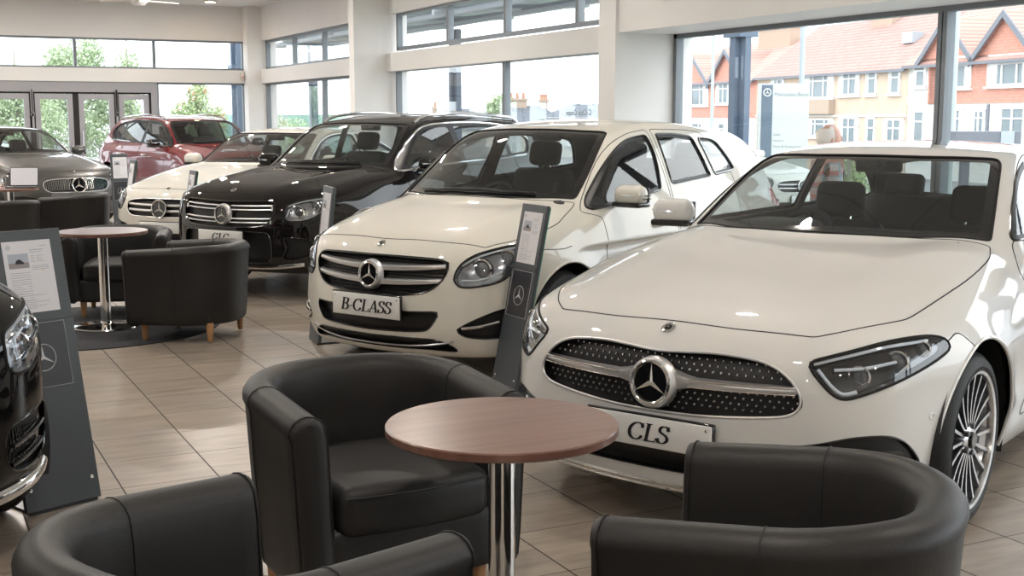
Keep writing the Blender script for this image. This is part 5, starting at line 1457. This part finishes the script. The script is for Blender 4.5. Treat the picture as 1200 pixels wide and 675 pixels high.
# totem sign
mat('sign_white', (.50, .51, .53), .5)
tt = empty('totem_sign', (15.36, 19.16, -.3), -math.atan2(.42, .84)); tag(tt, 'white totem sign with a dark stripe and a star logo outside', 'sign')
m = MB(); m.box((-.46, -.06, 0), (.50, .06, 2.53)); m.build('sign_board', 'sign_white', tt, smooth=False)
m = MB(); m.box((-.41, -.07, .1), (-.20, -.055, 2.50)); m.build('stripe', 'steel_blue', tt, smooth=False)
Xt = frame((0, -.071, 0), (1, 0, 0), (0, 0, 1), (0, -1, 0))
m = MB(); ring_star(m, Xt @ Matrix.Translation((-.305, 2.36, 0)), .07, .010, .004); m.build('star_logo', 'white_frame', tt, smooth=False)
mat('sign_grey', (.22, .25, .29), .6)
Xs = frame((0, -.062, 0), (1, 0, 0), (0, 0, 1), (0, -1, 0))
text_obj('brand_lettering', 'Mercedes-Benz', .105, Xs @ Matrix.Translation((-.17, 2.29, 0)), 'sign_grey', tt)
for k, w in enumerate(('Sales', 'Service', 'Parts & Accessories')): text_obj('service_lettering', w, .07, Xs @ Matrix.Translation((-.17, 1.54-.115*k, 0)), 'sign_grey', tt)
for (x, y, lab, h) in ((16.33, 19.79, 'tall grey lamp post outside beside the totem sign', 7.5), (19.06, 18.43, 'tall lamp post with a purple banner outside the near window', 7.5), (24, 33.5, 'thin lamp post far outside the middle window', 6)):
    p = empty('lamp_post', (x, y, -.6)); tag(p, lab, 'lamp post')
    m = MB(); m.tube([(0, 0, 0), (0, 0, h)], .055, 10); m.build('pole', 'pale_metal', p)
    m = MB(); m.tube([(0, 0, h), (-.5, .1, h+.15), (-1.1, .2, h+.15)], .03, 6); m.build('arm', 'pale_metal', p)
    m = MB(); m.rbox((-1.3, .23, h+.14), (.28, .09, .05), .04, 5); m.build('lantern', 'pale_metal', p)
mat('purple', (.42, .22, .62), .7)
bn = empty('banner', (18.98, 18.47, 1.85), -.5); tag(bn, 'narrow purple and white banner on the lamp post', 'banner')
m = MB(); m.rbox((-.16, -.01, .55), (.11, .012, .55), .01, 4); m.build('cloth', 'purple', bn); m = MB(); m.rbox((-.14, -.03, .48), (.05, .005, .34), .004, 4); m.build('white_panel', 'white_frame', bn)
m = MB(); m.tube([(-.28, 0, 1.1), (.07, 0, 1.1)], .012, 6); m.tube([(-.28, 0, 0), (.07, 0, 0)], .012, 6); m.split('bracket', 'pale_metal', bn)
gb = empty('low_sign', (12.58, 11.6, -.14), -.46); tag(gb, 'low grey sign box outside, seen just over the white roof at the right', 'sign')
m = MB(); m.rbox((0, 0, 1.47), (.42, .10, .08), .01, 4); m.build('box', 'gutter', gb, smooth=False); m = MB(); m.box((.16, -.11, 1.39), (.33, -.10, 1.55)); m.build('label_plate', 'pale_metal', gb, smooth=False)
m = MB(); m.box((-.3, -.05, 0), (-.2, .05, 1.4)); m.box((.2, -.05, 0), (.3, .05, 1.4)); m.split('post', 'gutter', gb, smooth=False)

# terraced houses across the road: local x runs along the facade towards us (-s), y into the house
ang = math.radians(9.8)
def house(name, s0, label):
    o = empty(name, (40.7+math.sin(ang)*s0, 47.9+math.cos(ang)*s0, -1.0), -PI/2-ang); tag(o, label, 'house'); return o
def hpart(mb, name, mats, par): return mb.build(name, mats, par, smooth=False)
# in house coordinates: x = s0 - s, y = depth behind the facade, z = height above ground (-1)
def hwin(par, x0, x1, z0, z1, y=0.0, n=2, transom=True, cur=False, proud=.06, name='window'):
    m = MB(); f = .09; a = y-proud
    for q in (x0, x1-f): m.box((q, a, z0), (q+f, y+.05, z1))
    m.box((x0, a, z0), (x1, y+.05, z0+f)); m.box((x0, a, z1-f), (x1, y+.05, z1))
    for k in range(1, n): q = x0+(x1-x0)*k/n; m.box((q-f/2, a, z0), (q+f/2, y+.05, z1))
    if transom: m.box((x0, a, z1-(z1-z0)*.30-f*.35), (x1, y+.05, z1-(z1-z0)*.30+f*.35))
    m.box((x0-.08, a-.08, z0-.08), (x1+.08, y, z0)); w = hpart(m, name, 'white_frame', par)
    m = MB(); m.box((x0+.02, y-.02, z0+.02), (x1-.02, y+.03, z1-.02)); pn = hpart(m, 'pane', 'pane_dark', w)
    m = MB(); k = (x1-x0)*.22
    m.box((x0+.05, y-.03, z0+.05), (x0+k, y-.021, z1-.05)); m.box((x1-k, y-.03, z0+.05), (x1-.05, y-.021, z1-.05)); [q_.build('curtain', 'curtain' if cur else 'white_frame', w, smooth=False) for q_ in m.pieces()]
def roof(par, x0, x1, ze, zr, dep, mt, back=8.0, ov=.25, y0=0.0):
    m = MB(); m.add([(x0, y0-ov, ze-.1), (x1, y0-ov, ze-.1), (x1, dep, zr), (x0, dep, zr), (x1, back, ze), (x0, back, ze)], [(0, 1, 2, 3), (3, 2, 4, 5)])
    m.add([(x0, y0-ov, ze-.22), (x1, y0-ov, ze-.22), (x1, dep, zr-.12), (x0, dep, zr-.12)], [(0, 3, 2, 1)]); m.add([(x0, y0-ov, ze-.22), (x1, y0-ov, ze-.22), (x1, y0-ov, ze-.1), (x0, y0-ov, ze-.1)], [(0, 1, 2, 3)])
    hpart(m, 'roof', mt, par)
    m = MB(); m.box((x0, y0-ov-.08, ze-.24), (x1, y0-ov, ze-.13)); hpart(m, 'gutter', 'gutter', par)
def gable(par, xa, x0, x1, zb, za, y, back, wallm, roofm):
    m = MB(); m.add([(x0, y, zb), (x1, y, zb), (xa, y, za), (x0, back, zb), (x1, back, zb), (xa, back, za)], [(0, 1, 2), (3, 5, 4)]); g = hpart(m, 'gable', wallm, par)
    m = MB(); e = .18
    for a, b in (((x0-e, zb-e*.9), (xa, za+.08)), ((xa, za+.08), (x1+e, zb-e*.9))):
        m.add([(a[0], y-.22, a[1]), (b[0], y-.22, b[1]), (b[0], back, b[1]), (a[0], back, a[1]), (a[0], y-.22, a[1]-.10), (b[0], y-.22, b[1]-.10), (b[0], back, b[1]-.10), (a[0], back, a[1]-.10)], [(0, 1, 2, 3), (4, 7, 6, 5), (0, 4, 5, 1)])
    m.split('gable_roof', roofm, par, smooth=False)
    m = MB()
    for a, b in (((x0-e, zb-e*.9), (xa, za+.08)), ((xa, za+.08), (x1+e, zb-e*.9))):
        m.add([(a[0], y-.26, a[1]+.02), (b[0], y-.26, b[1]+.02), (b[0], y-.26, b[1]-.26), (a[0], y-.26, a[1]-.26), (a[0], y-.18, a[1]+.02), (b[0], y-.18, b[1]+.02), (b[0], y-.18, b[1]-.26), (a[0], y-.18, a[1]-.26)], [(0, 3, 2, 1), (3, 7, 6, 2), (4, 5, 6, 7), (0, 1, 5, 4)])
    m.split('barge_board', 'gutter', par, smooth=False)
def chimney(par, x0, x1, y0, y1, z0, z1, pots=4):
    m = MB(); m.box((x0, y0, z0), (x1, y1, z1)); m.box((x0-.08, y0-.08, z1-.15), (x1+.08, y1+.08, z1)); c = hpart(m, 'chimney', 'chimney_brick', par)
    for k in range(pots):
        m = MB(); q = x0+(x1-x0)*(k+.5)/pots; m.lathe([(.12, z1), (.10, z1+.30), (.13, z1+.33), (.09, z1+.36)], 10, c=(q, (y0+y1)/2)); m.build('chimney_pot', 'pot', c)
# left red pair, s 16.9 .. 6.5
h = house('house', 17.0, 'red gabled house left of the steel post, seen through the near window')
m = MB(); m.box((0, 0, 2.58), (10.5, 8, 4.72)); hpart(m, 'upper_wall', 'red_tile_wall', h); m = MB(); m.box((0, .05, 0), (10.5, 8, 2.58)); hpart(m, 'lower_wall', 'render_white', h)
roof(h, -1.0, 10.5, 4.7, 7.0, 3.8, 'roof_tile'); gable(h, 2.5, .1, 4.9, 4.66, 6.32, -.05, 3.5, 'red_tile_wall', 'roof_tile'); gable(h, 7.0, 4.95, 9.2, 4.66, 6.32, -.05, 3.5, 'red_tile_wall', 'roof_tile')
hwin(h, 1.2, 4.6, 3.28, 4.65, 0, 3); hwin(h, 5.6, 7.4, 3.35, 4.58, 0, 2); hwin(h, 1.4, 4.2, .9, 2.3, .05, 3); hwin(h, 5.7, 6.8, 1.1, 2.3, .05, 1); hwin(h, 7.6, 10.0, .9, 2.3, .05, 3)
chimney(h, 4.8, 8.5, 3.0, 3.8, 6.3, 7.75, 6)
# tan pair, s 6.5 .. -7.2
h = house('house', 6.5, 'long tan rendered house with a dark tiled roof behind the totem sign')
m = MB(); m.box((0, 0, 0), (13.7, 8, 4.8)); hpart(m, 'wall', 'render_tan', h); roof(h, 0, 13.8, 4.8, 7.45, 3.6, 'roof_tile_dark')
m = MB(); m.box((0, -.05, 2.62), (13.7, 0, 2.72)); hpart(m, 'string_course', 'render_white', h)
for a, b, c_, d_, n in ((1.6, 3.0, 3.55, 4.6, 2), (4.9, 7.8, 3.5, 4.72, 3), (8.2, 10.0, 3.6, 4.72, 2), (10.5, 11.4, 3.6, 4.68, 1), (12.3, 13.2, 3.6, 4.65, 1)): hwin(h, a, b, c_, d_, 0, n)
for a, b, c_, d_, n in ((5.3, 7.9, 1.64, 2.55, 3), (8.3, 10.05, 1.0, 2.62, 2), (10.6, 11.4, 1.0, 2.6, 1), (12.0, 13.6, 1.1, 2.55, 2), (1.6, 3.6, 1.3, 2.5, 2)): hwin(h, a, b, c_, d_, 0, n)
m = MB(); m.box((4.8, -.35, 2.75), (7.9, 0, 3.45)); hpart(m, 'bay_panel', 'chimney_brick', h)
chimney(h, 6.0, 7.8, 3.0, 3.8, 6.3, 7.9, 4)
m = MB(); m.box((11.2, 1.3, 5.9), (12.0, 1.9, 6.4)); hpart(m, 'skylight', 'pale_metal', h)
# right red, s -7.15 .. -22
h = house('house', -7.15, 'red gabled house at the right edge, seen through the near window')
m = MB(); m.box((1.6, 0, 3.15), (16, 8, 5.0)); m.box((1.5, .0, 3.15), (2.4, 8, 5.0)); hpart(m, 'upper_wall', 'red_tile_wall', h)
m = MB(); m.box((0, .05, 0), (16, 8, 3.15)); m.box((0, .02, 3.1), (1.55, 8, 4.8)); hpart(m, 'lower_wall', 'render_white', h)
roof(h, 0, 16, 4.9, 8.2, 4.2, 'roof_tile'); gable(h, 2.8, 1.1, 4.55, 5.0, 6.60, -.05, 3.5, 'red_tile_wall', 'roof_tile'); gable(h, 6.4, 4.65, 8.2, 5.0, 6.55, -.05, 3.5, 'red_tile_wall', 'roof_tile'); gable(h, 11.5, 9.6, 13.4, 5.0, 6.6, -.05, 3.5, 'red_tile_wall', 'roof_tile')
hwin(h, .5, 1.4, 3.85, 4.85, 0, 1); hwin(h, 2.4, 4.35, 3.75, 5.05, 0, 2); hwin(h, 5.35, 7.9, 3.78, 5.0, 0, 3); hwin(h, 10.2, 12.8, 3.78, 5.0, 0, 3)
hwin(h, 2.3, 4.0, 1.6, 2.95, .05, 3); hwin(h, 4.45, 5.3, 1.8, 2.9, .05, 2); hwin(h, 5.8, 7.9, 1.5, 3.0, .05, 2, cur=True); hwin(h, .4, 1.4, 1.3, 2.9, .05, 1); hwin(h, 10.0, 13, 1.5, 3.0, .05, 3)
chimney(h, .2, 1.2, 3.8, 4.6, 6.8, 8.8, 2)
m = MB(); m.box((5.38, -.02, .9), (5.5, .05, 3.1)); hpart(m, 'downpipe', 'gutter', h)
# grey roofed houses down the hill, seen through the middle windows
def far_house(x, y, w, d, ze, zr, rz, label, chs, wallm='render_white'):
    h = empty('far_house', (x, y, -3.2), rz); tag(h, label, 'house')
    m = MB(); m.box((-w/2, -d/2, 0), (w/2, d/2, ze+3.2)); hpart(m, 'wall', wallm, h)
    m = MB(); r = w*.16; m.add([(-w/2-.3, -d/2-.3, ze+3.1), (w/2+.3, -d/2-.3, ze+3.1), (w/2+.3, d/2+.3, ze+3.1), (-w/2-.3, d/2+.3, ze+3.1), (-r, 0, zr+3.2), (r, 0, zr+3.2)], [(0, 1, 5, 4), (1, 2, 5), (2, 3, 4, 5), (3, 0, 4)]); hpart(m, 'roof', 'slate', h)
    for (cx, cw, ch_) in chs: chimney(h, cx-cw/2, cx+cw/2, -.4, .4, zr+2.6, ch_+3.2, 3)
    hwin(h, -w*.3, -w*.1, ze+1.4, ze+2.8, -d/2, 2); hwin(h, w*.1, w*.3, ze+1.4, ze+2.8, -d/2, 2)
mat('slate', (.10, .115, .135), .8)
far_house(31.5, 79, 5.5, 6, .7, 1.5, -.4, 'grey roofed house far off behind the left of the middle window', [(-.8, 1.6, 2.0)])
far_house(35.0, 77.6, 5.5, 6, .9, 2.2, -.4, 'grey roofed house far off, left of the window post in the middle window', [(-1.5, 1.2, 2.3)])
far_house(38.9, 75.8, 6.2, 7, .9, 2.4, -.4, 'grey roofed house far off with a wide orange chimney', [(-.6, 1.25, 2.9), (1.2, .5, 2.8)], 'render_tan')
far_house(42.6, 73.9, 6.2, 7, 1.6, 2.5, -.4, 'pinkish roofed house far off behind the window lettering', [])
# hedge and fence beyond the far corner
mat('fence_green', (.22, .36, .34), .8)
f = empty('boundary_fence', (14, 46, -.3), .35); tag(f, 'pale green fence far outside the corner window', 'fence')
for k in range(14): m = MB(); m.box((-7+k, -.03, 0), (-6.05+k, .03, 2.0)); m.build('fence_panel', 'fence_green', f, smooth=False)
# trees: a trunk with branches and a crown of leaf clusters
def leaf_mat(name, c1, c2): noise_tint(mat(name, c1, .7), 1.3, c1, c2)
leaf_mat('birch_leaf', (.36, .46, .28), (.52, .60, .40)); leaf_mat('rowan_leaf', (.36, .46, .24), (.52, .58, .32)); mat('bark', (.36, .33, .30), .9); mat('berry', (.62, .30, .20), .7)
def tree(name, x, y, z0, H, blobs, leafm, label, dens=900, ls=.10, seed=1, berries=0, droop=0.0):
    rnd = random.Random(seed); t = empty(name, (x, y, z0)); tag(t, label, 'tree')
    m = MB(); m.tube([(0, 0, 0), (.05, .03, H*.35), (-.04, 0, H*.7), (0, 0, H)], [.13, .10, .06, .02], 8)
    for b in blobs: m.tube([(0, 0, H*.35), (b[0]*.5, b[1]*.5, (H*.35+b[2])*.5+.3), (b[0], b[1], b[2])], [.05, .035, .01], 5)
    m.build('trunk', 'bark', t)
    V = []; F = []
    tot = sum(b[3]*b[4] for b in blobs)
    for (bx_, by_, bz_, r, rz) in blobs:
        for k in range(int(2.8*dens*r*rz/tot)):
            u = [rnd.gauss(0, 1) for _ in range(3)]; l = math.sqrt(sum(q*q for q in u)) or 1; rr = rnd.random()**.45
            c = Vector((bx_+u[0]/l*r*rr, by_+u[1]/l*r*rr, bz_+u[2]/l*rz*rr)); s = ls*rnd.uniform(.45, 1.05)
            a = Vector([rnd.gauss(0, 1) for _ in range(3)]).normalized()*s; b_ = Vector([rnd.gauss(0, 1), rnd.gauss(0, 1), rnd.gauss(0, 1)-droop]).normalized()*s*1.2
            n = len(V); V += [tuple(c-a*.5), tuple(c+b_*.6), tuple(c+a*.5), tuple(c-b_*.6)]; F.append((n, n+1, n+2, n+3))
    link_mesh('foliage', V, F, leafm, t, sharp=None, smooth=False)
    for k in range(berries):
        b = blobs[k % len(blobs)]; u = Vector([rnd.gauss(0, 1) for _ in range(3)]).normalized(); c = Vector(b[:3])+Vector((u[0]*b[3], -abs(u[1])*b[3], u[2]*b[4]))*.9
        m = MB()
        for q in range(5): m.ell((c[0]+rnd.uniform(-.06, .06), c[1]+rnd.uniform(-.06, .06), c[2]+rnd.uniform(-.05, .05)), (.022, .022, .022), 6)
        m.build('berry_cluster', 'berry', t)
tree('birch_tree', 5.2, 40.3, -.3, 4.6, [(0, 0, 3.3, .8, 1.0), (-.7, .2, 2.4, .7, 1.0), (.75, 0, 2.5, .7, 1.0), (.2, -.3, 1.5, .9, .9), (-.5, 0, 3.5, .5, .6), (.5, .3, 3.8, .45, .6)], 'birch_leaf', 'pale drooping birch tree seen through the glass doors', 5200, .09, 2, 0, .8)
tree('birch_tree', 3.3, 38.4, -.3, 3.8, [(0, 0, 2.6, .8, .8), (-.6, .2, 1.9, .7, .8), (.65, 0, 1.7, .7, .8), (.1, -.3, 1.1, .9, .8)], 'birch_leaf', 'leafy tree outside the second glass door from the left', 4200, .09, 3, 0, .5)
tree('birch_tree', 6.6, 39.5, -.3, 4.3, [(0, 0, 3.1, .45, .9), (-.2, .2, 2.3, .6, .8), (.25, 0, 1.5, .7, .8)], 'birch_leaf', 'slim tree outside between the doors and the low window', 2200, .09, 4, 0, .8)
tree('birch_tree', 1.6, 44.0, -.3, 3.2, [(0, 0, 1.9, 1.1, 1.0), (-1, .2, 1.6, 1.0, .8), (1.0, 0, 1.5, 1.0, .8)], 'rowan_leaf', 'low bushy tree outside the leftmost glass door', 3600, .10, 5)
tree('rowan_tree', 8.45, 38.3, -.3, 3.1, [(0, 0, 2.55, .35, .45), (-.3, .1, 1.9, .55, .55), (.35, 0, 1.8, .55, .55), (-.1, -.2, 1.2, .9, .6)], 'rowan_leaf', 'rowan tree with red berries outside the low window', 2600, .09, 6, 26)
tree('bush', 7.4, 37.0, -.3, 1.9, [(0, 0, 1.0, .9, .9), (1.1, .3, .9, .8, .8), (-1.0, 0, .9, .8, .8)], 'rowan_leaf', 'round bush outside at the left of the rowan tree', 2200, .09, 7)
tree('bush', 10.3, 37.4, -.3, 2.2, [(0, 0, 1.2, .9, .9), (.9, .3, 1.1, .8, .8)], 'birch_leaf', 'round bush outside at the right of the rowan tree', 1500, .09, 8)
tree('bush', 12.4, 13.9, -.14, 1.2, [(0, 0, .9, .25, .4), (.2, .1, .7, .25, .35)], 'rowan_leaf', 'small green bush outside behind the person', 420, .06, 9)
tree('oak_tree', 37.4, 76.5, -3, 6.2, [(0, 0, 5.3, 1.1, .9), (-.8, 0, 4.8, .8, .8), (.9, 0, 4.7, .8, .8)], 'birch_leaf', 'round tree far off above the roofs in the middle window', 1500, .2, 10)
tree('cypress_tree', 41.6, 74.0, -3, 4.9, [(0, 0, 3.4, .5, 1.3), (1.0, -.4, 3.9, .4, 1.4), (-.9, 0, 3.2, .45, 1.0)], 'rowan_leaf', 'green conifers far off behind the window lettering', 1500, .16, 11)
m = empty('flag_pole', (5.45, 30.6, -.3)); tag(m, 'thin white pole outside the third glass door', 'pole'); q = MB(); q.tube([(0, 0, 0), (0, 0, 4.5)], .035, 8); q.build('pole', 'white_frame', m)
# ------------------------------------------------------------ the cars in their places
car('saloon_car', CLS, .022, 'white', (2.464, 3.786), -153.71, 'big white car with a studded black grille behind the near walnut table', 'car', CLS_SPEC)
car('hatchback_car', BCL, .024, 'cream', (2.503, 6.956), -152.08, 'cream white tall hatchback with two grille bars, second in the row', 'car', B_SPEC)
car('suv_car', GLC, .027, 'brown_black', (2.553, 10.817), -148.76, 'black SUV with chrome window trim between two white cars', 'car', GLC_SPEC)
ec = car('coupe_car', COUPE, .03, 'cream', (2.534, 13.558), -140.58, 'white coupe behind the black SUV, only its front left showing', 'car', E_SPEC)
car('coupe_car', COUPE, .03, 'grey', (2.39, 18.765), -69.4, 'dark grey metallic coupe at the far left by the glass doors', 'car', GREY_SPEC)
car('suv_car', GLC, .03, 'red', (5.48, 20.56), -74.7, 'red SUV with roof rails before the far corner', 'car', RED_SPEC)
car('suv_car', GLC, .025, 'black', (-.235, 4.19), -70, 'glossy black car whose front corner enters at the left edge', 'car', AMG_SPEC)
for loc, a, lab in (((13.2, 15.9), 100, 'white car parked outside between the steel post and the totem sign'), ((4.3, 35.2), 170, 'white car parked outside the glass doors')):
    c = copy_tree(ec); c.location = (loc[0], loc[1], -.14); c.rotation_euler.z = math.radians(a); c['label'] = lab
